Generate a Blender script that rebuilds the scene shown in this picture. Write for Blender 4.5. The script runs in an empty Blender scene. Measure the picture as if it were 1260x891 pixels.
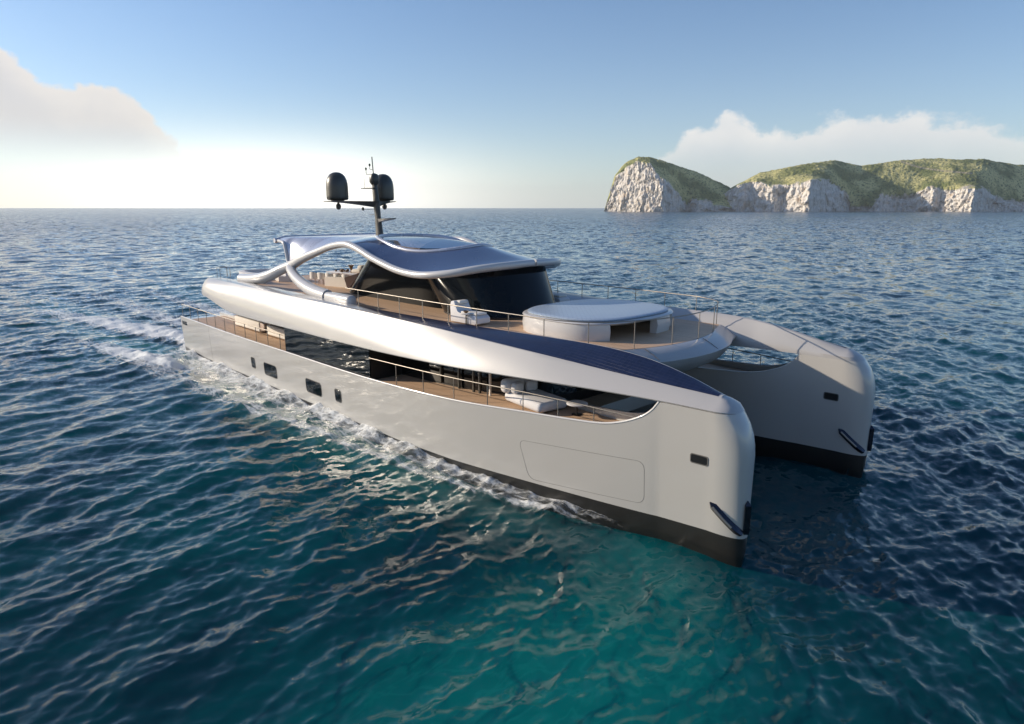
import bpy, bmesh, math, random
import numpy as np
from mathutils import Vector, Matrix

sc = bpy.context.scene
COL = sc.collection
random.seed(4)
PI = math.pi
rad = math.radians

# ------------------------------------------------------------------ camera
cam_d = bpy.data.cameras.new('camera')
cam_d.sensor_width = 36.0
cam_d.lens = 36.0 * 820.14 / 1260.0
cam_d.clip_start = 0.5
cam_d.clip_end = 90000.0
cam = bpy.data.objects.new('camera', cam_d)
COL.objects.link(cam)
RX = (0.69204895, 0.16250716, -0.70332046)     # boat axes seen from the camera (right, down, forward)
RY = (0.72185057, -0.15579805, 0.67428386)
RZ = (0.0, -0.97432971, -0.22512576)
CAM = (29.894, -23.323, 10.693)
cam.matrix_world = Matrix(((RX[0], -RX[1], -RX[2], CAM[0]),
                           (RY[0], -RY[1], -RY[2], CAM[1]),
                           (RZ[0], -RZ[1], -RZ[2], CAM[2]),
                           (0, 0, 0, 1)))
sc.camera = cam

# ------------------------------------------------------------------ light
SUN_DIR = Vector((-0.79, -0.52, 0.325)).normalized()
SUN_EL = math.asin(SUN_DIR.z)
SUN_ROT = math.atan2(SUN_DIR.x, SUN_DIR.y)
sun_d = bpy.data.lights.new('sun', 'SUN')
sun_d.energy = 5.0
sun_d.angle = rad(0.6)
sun_d.color = (1.0, 0.86, 0.68)
sun = bpy.data.objects.new('sun', sun_d)
sun.rotation_euler = SUN_DIR.to_track_quat('Z', 'Y').to_euler()
COL.objects.link(sun)

sc.view_settings.view_transform = 'Standard'
sc.view_settings.look = 'None'
sc.view_settings.gamma = 1.0
sc.view_settings.exposure = 0.12
try:
    sc.view_settings.use_curve_mapping = False
except Exception:
    pass
sc.cycles.max_bounces = 8
sc.cycles.glossy_bounces = 5
sc.cycles.diffuse_bounces = 3
sc.cycles.transparent_max_bounces = 8
sc.cycles.caustics_reflective = False
sc.cycles.caustics_refractive = False
sc.cycles.sample_clamp_indirect = 6.0
try:
    sc.cycles.use_denoising = True
except Exception:
    pass


# ------------------------------------------------------------------ node helpers
class G:
    """tiny node-graph writer"""
    def __init__(self, tree):
        self.t = tree

    def n(self, typ, **kw):
        nd = self.t.nodes.new(typ)
        for k, v in kw.items():
            setattr(nd, k, v)
        return nd

    def put(self, sock, val):
        if isinstance(val, bpy.types.NodeSocket):
            self.t.links.new(val, sock)
        elif val is not None:
            sock.default_value = val

    def m(self, op, a, b=None, c=None, clamp=False):
        nd = self.n('ShaderNodeMath', operation=op, use_clamp=clamp)
        self.put(nd.inputs[0], a)
        if b is not None: self.put(nd.inputs[1], b)
        if c is not None: self.put(nd.inputs[2], c)
        return nd.outputs[0]

    def vm(self, op, a, b=None):
        nd = self.n('ShaderNodeVectorMath', operation=op)
        self.put(nd.inputs[0], a)
        if b is not None: self.put(nd.inputs[1], b)
        return nd.outputs['Value'] if op in ('DOT_PRODUCT', 'LENGTH') else nd.outputs['Vector']

    def scale(self, a, s):
        nd = self.n('ShaderNodeVectorMath', operation='SCALE')
        self.put(nd.inputs[0], a); self.put(nd.inputs['Scale'], s)
        return nd.outputs['Vector']

    def sm(self, x, lo, hi, to0=0.0, to1=1.0):
        nd = self.n('ShaderNodeMapRange', interpolation_type='SMOOTHSTEP')
        self.put(nd.inputs['Value'], x)
        self.put(nd.inputs['From Min'], lo); self.put(nd.inputs['From Max'], hi)
        self.put(nd.inputs['To Min'], to0); self.put(nd.inputs['To Max'], to1)
        return nd.outputs['Result']

    def mix(self, f, a, b):
        nd = self.n('ShaderNodeMix', data_type='RGBA')
        self.put(nd.inputs[0], f); self.put(nd.inputs[6], a); self.put(nd.inputs[7], b)
        return nd.outputs[2]

    def noise(self, vec, scale, detail=3.0, rough=0.5, dist=0.0, color=False):
        nd = self.n('ShaderNodeTexNoise')
        self.put(nd.inputs['Vector'], vec)
        nd.inputs['Scale'].default_value = scale
        nd.inputs['Detail'].default_value = detail
        nd.inputs['Roughness'].default_value = rough
        nd.inputs['Distortion'].default_value = dist
        return nd.outputs['Color'] if color else nd.outputs['Fac']

    def mapping(self, vec, scale=(1, 1, 1), rot=(0, 0, 0), loc=(0, 0, 0)):
        nd = self.n('ShaderNodeMapping')
        self.put(nd.inputs['Vector'], vec)
        nd.inputs['Scale'].default_value = scale
        nd.inputs['Rotation'].default_value = rot
        nd.inputs['Location'].default_value = loc
        return nd.outputs['Vector']

    def sep(self, v):
        nd = self.n('ShaderNodeSeparateXYZ'); self.put(nd.inputs[0], v)
        return nd.outputs

    def comb(self, x, y, z):
        nd = self.n('ShaderNodeCombineXYZ')
        self.put(nd.inputs[0], x); self.put(nd.inputs[1], y); self.put(nd.inputs[2], z)
        return nd.outputs[0]


def rgba(c):
    return (c[0], c[1], c[2], 1.0)


# ------------------------------------------------------------------ sky
world = bpy.data.worlds.new('World')
sc.world = world
world.use_nodes = True
wt = world.node_tree
wt.nodes.clear()
g = G(wt)
sky = g.n('ShaderNodeTexSky', sky_type='NISHITA')
sky.sun_disc = False
sky.sun_elevation = SUN_EL
sky.sun_rotation = SUN_ROT
sky.air_density = 1.0
sky.dust_density = 0.6
sky.ozone_density = 2.2
tc = g.n('ShaderNodeTexCoord').outputs['Generated']
s = g.sep(tc)
elev = s[2]
fx, fy = -0.7219, 0.6921                           # compass bearing the clouds are counted from
fwd = g.m('ADD', g.m('MULTIPLY', s[0], fx), g.m('MULTIPLY', s[1], fy))
rgt = g.m('ADD', g.m('MULTIPLY', s[0], 0.6921), g.m('MULTIPLY', s[1], 0.7219))
az = g.m('ARCTAN2', rgt, fwd)                      # bearing in radians, 0 along (fx, fy)
p = g.comb(az, elev, 0.0)
n_big = g.noise(p, 7.0, 6.0, 0.55)
n_fine = g.noise(g.mapping(p, (1, 1.3, 1)), 20.0, 8.0, 0.62)
warp = g.m('ADD', g.m('MULTIPLY', g.m('SUBTRACT', n_big, 0.5), 0.085), g.m('MULTIPLY', g.m('SUBTRACT', n_fine, 0.5), 0.055))


def heap(pts, soft):
    """cumulus bank: a top profile over bearing, broken up by noise"""
    cr = g.n('ShaderNodeFloatCurve')
    lo, hi = pts[0][0], pts[-1][0]
    cv = cr.mapping.curves[0]
    mx = 0.4
    cr.mapping.use_clip = True
    while len(cv.points) > 2:
        cv.points.remove(cv.points[0])
    cv.points[0].location = (0, pts[0][1] / mx)
    cv.points[1].location = (1, pts[-1][1] / mx)
    for a, e in pts[1:-1]:
        cv.points.new((a - lo) / (hi - lo), e / mx)
    cr.mapping.update()
    t = g.m('DIVIDE', g.m('SUBTRACT', az, lo), hi - lo, clamp=True)
    g.put(cr.inputs['Value'], t)
    top = g.m('MULTIPLY', cr.outputs[0], mx)
    d = g.m('ADD', g.m('SUBTRACT', top, elev), warp)       # >0 inside
    return d, g.sm(d, 0.0, soft)


# cloud bank on the left and the long bank behind the island
dL, mL = heap([(-1.30, 0.20), (-0.95, 0.24), (-0.72, 0.235), (-0.655, 0.218), (-0.61, 0.168), (-0.57, 0.145), (-0.53, 0.140), (-0.49, 0.125), (-0.45, 0.088), (-0.41, 0.04), (-0.34, -0.1)], 0.011)
dR, mR = heap([(0.12, -0.05), (0.17, 0.02), (0.22, 0.080), (0.265, 0.120), (0.30, 0.127), (0.36, 0.104), (0.44, 0.113), (0.50, 0.117), (0.56, 0.110), (0.62, 0.090), (0.70, 0.03), (0.80, -0.05)], 0.014)
# the sunlit haze low over the horizon on the sun's side
hz_c = g.m('POWER', 2.7183, g.m('MULTIPLY', -1.0, g.m('POWER', g.m('DIVIDE', g.m('ADD', az, 0.33), 0.25), 2.0)))
hz_e = g.m('POWER', 2.7183, g.m('MULTIPLY', -1.0, g.m('POWER', g.m('DIVIDE', g.m('MAXIMUM', elev, 0.0), 0.066), 2.0)))
hz = g.m('MULTIPLY', hz_c, hz_e)
skyc = g.scale(sky.outputs[0], 1.0)
base = g.vm('MULTIPLY', g.scale(skyc, 0.12), (0.86, 1.0, 1.18))
hzc = g.mix(g.m('MULTIPLY', hz, 0.95, clamp=True), base, (2.6, 2.42, 2.15, 1))
low = g.m('POWER', 2.7183, g.m('DIVIDE', g.m('MAXIMUM', elev, 0.0), -0.11))
hzc = g.mix(g.m('MULTIPLY', low, 0.55), hzc, (0.80, 0.86, 0.86, 1))
shL = g.m('ADD', g.sm(dL, 0.0, 0.06, 0.30, 0.0), g.m('MULTIPLY', n_fine, 0.10))
cL = g.mix(g.m('ADD', shL, 0.30, clamp=True), (0.48, 0.475, 0.51, 1), (1.02, 0.91, 0.78, 1))
fadeL = g.sm(elev, 0.035, 0.11)
col = g.mix(g.m('MULTIPLY', g.m('MULTIPLY', mL, fadeL), 0.84), hzc, cL)
shR = g.m('ADD', g.sm(dR, 0.0, 0.07, 0.45, 0.05), g.m('MULTIPLY', g.m('SUBTRACT', n_fine, 0.4), 0.7))
cR = g.mix(g.m('ADD', shR, 0.2, clamp=True), (0.55, 0.60, 0.65, 1), (1.0, 0.94, 0.87, 1))
fadeR = g.sm(elev, 0.045, 0.10, 0.45, 1.0)
col = g.mix(g.m('MULTIPLY', g.m('MULTIPLY', mR, fadeR), 0.80), col, cR)
bg = g.n('ShaderNodeBackground')
bg.inputs['Strength'].default_value = 1.0
g.put(bg.inputs['Color'], col)
out = g.n('ShaderNodeOutputWorld')
wt.links.new(bg.outputs[0], out.inputs[0])


# ------------------------------------------------------------------ materials
def mat(name, color=(0.8, 0.8, 0.8), rough=0.5, metal=0.0, coat=0.0, var=0.06, scale=3.0, bump=0.0, bscale=40.0, spec=0.5, coat_rough=0.04):
    m = bpy.data.materials.new(name)
    m.use_nodes = True
    t = m.node_tree
    q = G(t)
    b = t.nodes['Principled BSDF']
    co = q.n('ShaderNodeTexCoord').outputs['Object']
    nz = q.noise(co, scale, 4.0, 0.6)
    lo = rgba([c * (1 - var) for c in color]); hi = rgba([min(1, c * (1 + var)) for c in color])
    q.put(b.inputs['Base Color'], q.mix(nz, lo, hi))
    q.put(b.inputs['Roughness'], q.m('ADD', rough * 0.85, q.m('MULTIPLY', q.noise(co, scale * 2.3, 3), rough * 0.3)))
    b.inputs['Metallic'].default_value = metal
    b.inputs['Specular IOR Level'].default_value = spec
    b.inputs['Coat Weight'].default_value = coat
    b.inputs['Coat Roughness'].default_value = coat_rough
    b.inputs['Coat IOR'].default_value = 1.6
    if bump:
        bp = q.n('ShaderNodeBump')
        bp.inputs['Strength'].default_value = bump
        bp.inputs['Distance'].default_value = 0.02
        q.put(bp.inputs['Height'], q.noise(co, bscale, 4))
        t.links.new(bp.outputs[0], b.inputs['Normal'])
    return m


M = {}
M['white'] = mat('white_gelcoat', (0.55, 0.54, 0.535), 0.30, coat=0.5, var=0.02, scale=0.4, coat_rough=0.10)
M['wing'] = mat('silver_white_paint', (0.41, 0.40, 0.395), 0.30, coat=0.5, var=0.02, scale=0.4, coat_rough=0.10)
M['pearl'] = mat('pearl_hull_paint', (0.48, 0.465, 0.44), 0.30, coat=0.9, var=0.02, scale=0.3, coat_rough=0.07)
M['silver'] = mat('silver_roof_paint', (0.52, 0.53, 0.60), 0.28, metal=0.35, coat=0.5, var=0.03, scale=0.6, coat_rough=0.08)
M['boot'] = mat('black_antifouling', (0.022, 0.020, 0.018), 0.35, var=0.3, scale=1.5, coat=0.2)
M['glass'] = mat('dark_glass', (0.005, 0.006, 0.007), 0.03, var=0.1, spec=0.6)
M['smoke'] = mat('smoked_glass', (0.004, 0.005, 0.006), 0.10, var=0.1, spec=0.10)
M['glass_dim'] = mat('anti_glare_glass', (0.004, 0.006, 0.008), 0.06, var=0.1, spec=0.22)
M['black'] = mat('black_trim', (0.012, 0.012, 0.013), 0.35, var=0.2)
M['mast'] = mat('mast_graphite', (0.045, 0.042, 0.035), 0.42, var=0.15, coat=0.15)
M['dome'] = mat('dome_graphite', (0.055, 0.050, 0.040), 0.38, var=0.08, coat=0.2)
M['steel'] = mat('brushed_steel', (0.30, 0.27, 0.235), 0.42, metal=0.8, var=0.06, scale=8)
M['cloth'] = mat('cream_upholstery', (0.72, 0.68, 0.62), 0.85, var=0.05, bump=0.35, bscale=60)
M['cloth_grey'] = mat('grey_white_upholstery', (0.66, 0.65, 0.66), 0.85, var=0.05, bump=0.35, bscale=60)
M['dark_cloth'] = mat('dark_cushion', (0.03, 0.028, 0.027), 0.9, var=0.2, bump=0.3)
M['taupe'] = mat('taupe_panel', (0.40, 0.30, 0.25), 0.45, var=0.08)
M['anchor'] = mat('anchor_metal', (0.05, 0.055, 0.07), 0.18, metal=0.9, var=0.2)
M['fruit'] = mat('wooden_ornament', (0.16, 0.09, 0.04), 0.6, var=0.4, scale=15)
M['seam'] = mat('dark_seam', (0.12, 0.115, 0.11), 0.6, var=0.1)  # dark grey of the joints and window frames


def teak_mat(name, base, dark):
    m = bpy.data.materials.new(name); m.use_nodes = True
    t = m.node_tree; q = G(t); b = t.nodes['Principled BSDF']
    co = q.n('ShaderNodeTexCoord').outputs['Object']
    s_ = q.sep(co)
    y = q.m('MULTIPLY', s_[1], 8.0)
    fr = q.m('FRACT', y)
    seam = q.m('LESS_THAN', fr, 0.09)
    row = q.m('FLOOR', y)
    wn = q.n('ShaderNodeTexWhiteNoise', noise_dimensions='1D'); q.put(wn.inputs['W'], row)
    grain = q.noise(q.mapping(co, (1.2, 30, 1)), 1.5, 4, 0.6)
    tone = q.m('ADD', q.m('MULTIPLY', wn.outputs['Value'], 0.35), q.m('MULTIPLY', grain, 0.55))
    c = q.mix(tone, rgba(dark), rgba(base))
    c = q.mix(seam, c, (0.03, 0.022, 0.016, 1))
    q.put(b.inputs['Base Color'], c)
    b.inputs['Roughness'].default_value = 0.55
    return m


M['teak'] = teak_mat('teak_planking', (0.74, 0.52, 0.35), (0.48, 0.31, 0.19))


def panel_mat():
    m = bpy.data.materials.new('solar_cells'); m.use_nodes = True
    t = m.node_tree; q = G(t); b = t.nodes['Principled BSDF']
    co = q.n('ShaderNodeTexCoord').outputs['Object']
    s_ = q.sep(co)
    a = q.m('FRACT', q.m('MULTIPLY', s_[0], 5.2)); c2 = q.m('FRACT', q.m('MULTIPLY', q.m('ADD', s_[1], q.m('MULTIPLY', s_[2], 0.6)), 6.5))
    ln = q.m('MAXIMUM', q.m('LESS_THAN', a, 0.07), q.m('LESS_THAN', c2, 0.08))
    cell = q.n('ShaderNodeTexWhiteNoise', noise_dimensions='2D')
    q.put(cell.inputs['Vector'], q.comb(q.m('FLOOR', q.m('MULTIPLY', s_[0], 5.2)), q.m('FLOOR', q.m('MULTIPLY', s_[1], 6.5)), 0.0))
    c = q.mix(cell.outputs['Value'], (0.007, 0.012, 0.040, 1), (0.011, 0.018, 0.055, 1))
    c = q.mix(ln, c, (0.018, 0.026, 0.065, 1))
    q.put(b.inputs['Base Color'], c)
    b.inputs['Roughness'].default_value = 0.30
    b.inputs['Coat Weight'].default_value = 0.25
    b.inputs['Coat Roughness'].default_value = 0.12
    bp = q.n('ShaderNodeBump'); bp.inputs['Strength'].default_value = 0.4; bp.inputs['Distance'].default_value = 0.01
    q.put(bp.inputs['Height'], q.m('SUBTRACT', 1.0, ln)); t.links.new(bp.outputs[0], b.inputs['Normal'])
    return m


M['solar'] = panel_mat()


def tile_mat():
    m = bpy.data.materials.new('quilted_vinyl'); m.use_nodes = True
    t = m.node_tree; q = G(t); b = t.nodes['Principled BSDF']
    co = q.n('ShaderNodeTexCoord').outputs['Object']
    s_ = q.sep(co)
    u = q.m('ADD', s_[0], s_[1]); v = q.m('SUBTRACT', s_[0], s_[1])
    a = q.m('FRACT', q.m('MULTIPLY', u, 4.0)); c2 = q.m('FRACT', q.m('MULTIPLY', v, 4.0))
    ln = q.m('MAXIMUM', q.m('LESS_THAN', a, 0.10), q.m('LESS_THAN', c2, 0.10))
    q.put(b.inputs['Base Color'], q.mix(ln, (0.36, 0.44, 0.54, 1), (0.29, 0.36, 0.47, 1)))
    b.inputs['Roughness'].default_value = 0.32
    bp = q.n('ShaderNodeBump'); bp.inputs['Strength'].default_value = 0.5; bp.inputs['Distance'].default_value = 0.02
    q.put(bp.inputs['Height'], q.m('SUBTRACT', 1.0, ln)); t.links.new(bp.outputs[0], b.inputs['Normal'])
    return m


M['quilt'] = tile_mat()


def clear_mat():
    m = bpy.data.materials.new('tinted_skylight_glass'); m.use_nodes = True
    t = m.node_tree; q = G(t); t.nodes.clear()
    o = q.n('ShaderNodeOutputMaterial')
    tr = q.n('ShaderNodeBsdfTransparent'); tr.inputs[0].default_value = (0.72, 0.78, 0.86, 1)
    gl = q.n('ShaderNodeBsdfGlossy'); gl.inputs['Roughness'].default_value = 0.02
    fr = q.n('ShaderNodeFresnel'); fr.inputs[0].default_value = 1.45
    nz = q.noise(q.n('ShaderNodeTexCoord').outputs['Object'], 2.0, 2)
    q.put(gl.inputs[0], q.mix(nz, (0.9, 0.93, 0.97, 1), (0.95, 0.97, 1, 1)))
    cf = q.m('MAXIMUM', fr.outputs[0], 0.60)
    mx = q.n('ShaderNodeMixShader'); t.links.new(cf, mx.inputs[0])
    t.links.new(tr.outputs[0], mx.inputs[1]); t.links.new(gl.outputs[0], mx.inputs[2]); t.links.new(mx.outputs[0], o.inputs[0])
    return m


M['clear'] = clear_mat()
M['roofshade'] = mat('roof_shade_film', (0.035, 0.045, 0.105), 0.26, metal=0.25, coat=1.0, var=0.10, scale=1.2, coat_rough=0.10)  # dark tone stands in for the shaded forward roof


# ------------------------------------------------------------------ object helpers
def link_mesh(name, verts, faces, m, parent=None, smooth=40.0, loc=None):
    me = bpy.data.meshes.new(name)
    me.from_pydata([tuple(v) for v in verts], [], faces)
    bm = bmesh.new(); bm.from_mesh(me)
    bmesh.ops.remove_doubles(bm, verts=bm.verts, dist=1e-5)
    bmesh.ops.dissolve_degenerate(bm, edges=bm.edges, dist=1e-6)
    bmesh.ops.recalc_face_normals(bm, faces=bm.faces)
    bm.to_mesh(me); bm.free()
    if smooth:
        me.shade_smooth()
        me.set_sharp_from_angle(angle=rad(smooth))
    me.materials.append(m)
    o = bpy.data.objects.new(name, me)
    COL.objects.link(o)
    if parent is not None: o.parent = parent
    if loc: o.location = loc
    return o


class MB:
    """collects shapes into one mesh"""
    def __init__(self):
        self.v = []; self.f = []

    def add(self, v, f):
        n = len(self.v)
        self.v += [tuple(map(float, q)) for q in v]
        self.f += [tuple(i + n for i in q) for q in f]
        return self

    def loft(self, rings, closed=True, caps=True):
        n = len(rings[0]); v = [p_ for r in rings for p_ in r]; f = []
        for i in range(len(rings) - 1):
            for j in range(n if closed else n - 1):
                k = (j + 1) % n
                f.append((i * n + j, i * n + k, (i + 1) * n + k, (i + 1) * n + j))
        if caps and closed:
            f.append(tuple(range(n))); f.append(tuple(range((len(rings) - 1) * n, len(rings) * n)))
        return self.add(v, f)

    def tube(self, path, r, n=10, squash=1.0):
        P = [Vector(q) for q in path]; rings = []
        rr = r if isinstance(r, (list, tuple)) else [r] * len(P)
        for i, q in enumerate(P):
            d = (P[min(i + 1, len(P) - 1)] - P[max(i - 1, 0)]).normalized()
            a = d.cross(Vector((0, 0, 1)))
            if a.length < 1e-3: a = d.cross(Vector((0, 1, 0)))
            a.normalize(); b = a.cross(d).normalized()
            rings.append([q + a * math.cos(t) * rr[i] + b * math.sin(t) * rr[i] * squash for t in [2 * PI * k / n for k in range(n)]])
        return self.loft(rings)

    def lathe(self, prof, c=(0, 0, 0), n=28):
        rings = [[(c[0] + r * math.cos(2 * PI * k / n), c[1] + r * math.sin(2 * PI * k / n), c[2] + z) for k in range(n)] for r, z in prof]
        return self.loft(rings)

    def box(self, lo, hi, bev=0.0, seg=3, rot=0.0, about=None):
        bm = bmesh.new()
        bmesh.ops.create_cube(bm, size=1.0)
        c = [(a + b) / 2 for a, b in zip(lo, hi)]; sz = [b - a for a, b in zip(lo, hi)]
        for v in bm.verts: v.co = Vector((v.co.x * sz[0], v.co.y * sz[1], v.co.z * sz[2]))
        if bev:
            bmesh.ops.bevel(bm, geom=list(bm.edges), offset=min(bev, min(sz) * 0.49), segments=seg, profile=0.5, affect='EDGES')
        if rot:
            bmesh.ops.rotate(bm, verts=bm.verts, matrix=Matrix.Rotation(rot, 3, 'Z'))
        bm.verts.index_update()
        v = [(q.co.x + c[0], q.co.y + c[1], q.co.z + c[2]) for q in bm.verts]
        f = [tuple(x.index for x in q.verts) for q in bm.faces]
        bm.free()
        return self.add(v, f)

    def prism(self, poly, z0, z1):
        return self.loft([[(x, y, z0) for x, y in poly], [(x, y, z1) for x, y in poly]])

    def build(self, name, m, parent=None, smooth=40.0):
        return link_mesh(name, self.v, self.f, m, parent, smooth)


def empty(name, loc=(0, 0, 0), rz=0.0):
    o = bpy.data.objects.new(name, None)
    o.location = loc; o.rotation_euler = (0, 0, rz)
    o.empty_display_size = 0.3
    COL.objects.link(o)
    return o


def tag(o, label=None, cat=None, group=None, kind=None):
    if label: o['label'] = label
    if cat: o['category'] = cat
    if group: o['group'] = group
    if kind: o['kind'] = kind
    return o


def copy_tree(o, parent=None):
    c = o.copy(); COL.objects.link(c)
    if parent is not None: c.parent = parent
    for ch in list(o.children): copy_tree(ch, c)
    return c


def tab(T):
    X = [t[0] for t in T]
    cols = list(zip(*T))[1:]
    def f(x):
        r = [float(np.interp(x, X, c)) for c in cols]
        return r[0] if len(r) == 1 else r
    return f


def smoothtab(T):
    """table with monotone-ish cubic (Catmull-Rom) interpolation"""
    X = np.array([t[0] for t in T], float); Y = np.array([t[1:] for t in T], float)
    D = np.zeros_like(Y)
    for i in range(len(X)):
        a, b = max(i - 1, 0), min(i + 1, len(X) - 1)
        D[i] = (Y[b] - Y[a]) / (X[b] - X[a])
    def f(x):
        x = min(max(x, X[0]), X[-1])
        i = int(min(max(np.searchsorted(X, x) - 1, 0), len(X) - 2))
        h = X[i + 1] - X[i]; t = (x - X[i]) / h
        r = (2 * t**3 - 3 * t**2 + 1) * Y[i] + (t**3 - 2 * t**2 + t) * h * D[i] + (-2 * t**3 + 3 * t**2) * Y[i + 1] + (t**3 - t**2) * h * D[i + 1]
        return float(r[0]) if len(r) == 1 else [float(q) for q in r]
    return f


# ------------------------------------------------------------------ sea
def fft_tile(L, N, lmin, lmax, wind, spread, seed, hs):
    rng = np.random.default_rng(seed)
    k = 2 * np.pi * np.fft.fftfreq(N, L / N)
    kx, ky = np.meshgrid(k, k, indexing='ij')
    kk = np.hypot(kx, ky); kk[0, 0] = 1
    lam = 2 * np.pi / kk
    cs = (kx * wind[0] + ky * wind[1]) / kk
    S = kk ** -3.1 * (np.abs(cs) ** spread + 0.03) * (lam > lmin) * np.exp(-(lam / lmax) ** 2)
    S[0, 0] = 0
    A = np.sqrt(S) * (rng.normal(size=(N, N)) + 1j * rng.normal(size=(N, N)))
    h = np.fft.ifft2(A).real
    f = hs / 4.0 / h.std()
    dx = np.fft.ifft2(-1j * A * kx / kk).real * f
    dy = np.fft.ifft2(-1j * A * ky / kk).real * f
    return np.stack([h * f, dx, dy], -1)


def samp(tile, L, x, y):
    N = tile.shape[0]
    u = (x / L * N) % N; v = (y / L * N) % N
    i = np.floor(u).astype(int); j = np.floor(v).astype(int)
    a = (u - i)[:, None]; b = (v - j)[:, None]
    i %= N; j %= N; i1 = (i + 1) % N; j1 = (j + 1) % N
    return tile[i, j] * (1 - a) * (1 - b) + tile[i1, j] * a * (1 - b) + tile[i, j1] * (1 - a) * b + tile[i1, j1] * a * b


def hull_half(x):
    return np.interp(x, [-23.5, -15, 4, 9, 13, 18.3, 20.2, 21.3], [6.8, 6.85, 6.85, 6.75, 6.4, 5.8, 5.65, 5.15])


def water_colour(q, pos, chop_a, air_a):
    flat = q.mapping(pos, (1, 1, 0))
    nA = q.noise(flat, 0.075, 4, 0.55, 0.4); nB = q.noise(q.mapping(flat, (1.0, 0.6, 1)), 0.55, 6, 0.66, 0.9)
    nC = q.noise(q.mapping(flat, (1.0, 0.55, 1), (0, 0, 0.3)), 1.15, 3, 0.55, 0.7)
    teal = q.m('ADD', q.m('MULTIPLY', nA, 0.75), q.m('MULTIPLY', nB, 0.34))
    # the pale sandy shoal off the bow
    dv = q.vm('SUBTRACT', flat, (20.5, -13.0, 0.0))
    shoal = q.sm(q.vm('LENGTH', q.mapping(dv, (0.13, 0.10, 0), (0, 0, 0.5))), 1.0, 0.1)
    tealm = q.sm(q.m('ADD', teal, q.m('MULTIPLY', shoal, 0.16)), 0.34, 0.70)
    c = q.mix(tealm, (0.001, 0.018, 0.030, 1), (0.001, 0.062, 0.074, 1))
    em = q.sm(q.m('ADD', q.m('MULTIPLY', teal, 0.7), q.m('MULTIPLY', shoal, 0.40)), 0.45, 0.9)
    c = q.mix(q.m('MULTIPLY', em, 0.8), c, (0.002, 0.155, 0.145, 1))
    ridge = q.sm(q.m('ABSOLUTE', q.m('SUBTRACT', nC, 0.5)), 0.05, 0.0)  # caustic light lines, painted in as paler water colour
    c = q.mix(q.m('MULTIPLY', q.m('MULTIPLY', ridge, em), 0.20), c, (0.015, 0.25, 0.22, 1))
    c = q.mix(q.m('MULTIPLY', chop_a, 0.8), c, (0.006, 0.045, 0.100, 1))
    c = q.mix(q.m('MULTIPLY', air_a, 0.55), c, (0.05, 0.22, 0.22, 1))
    return c, flat


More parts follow.
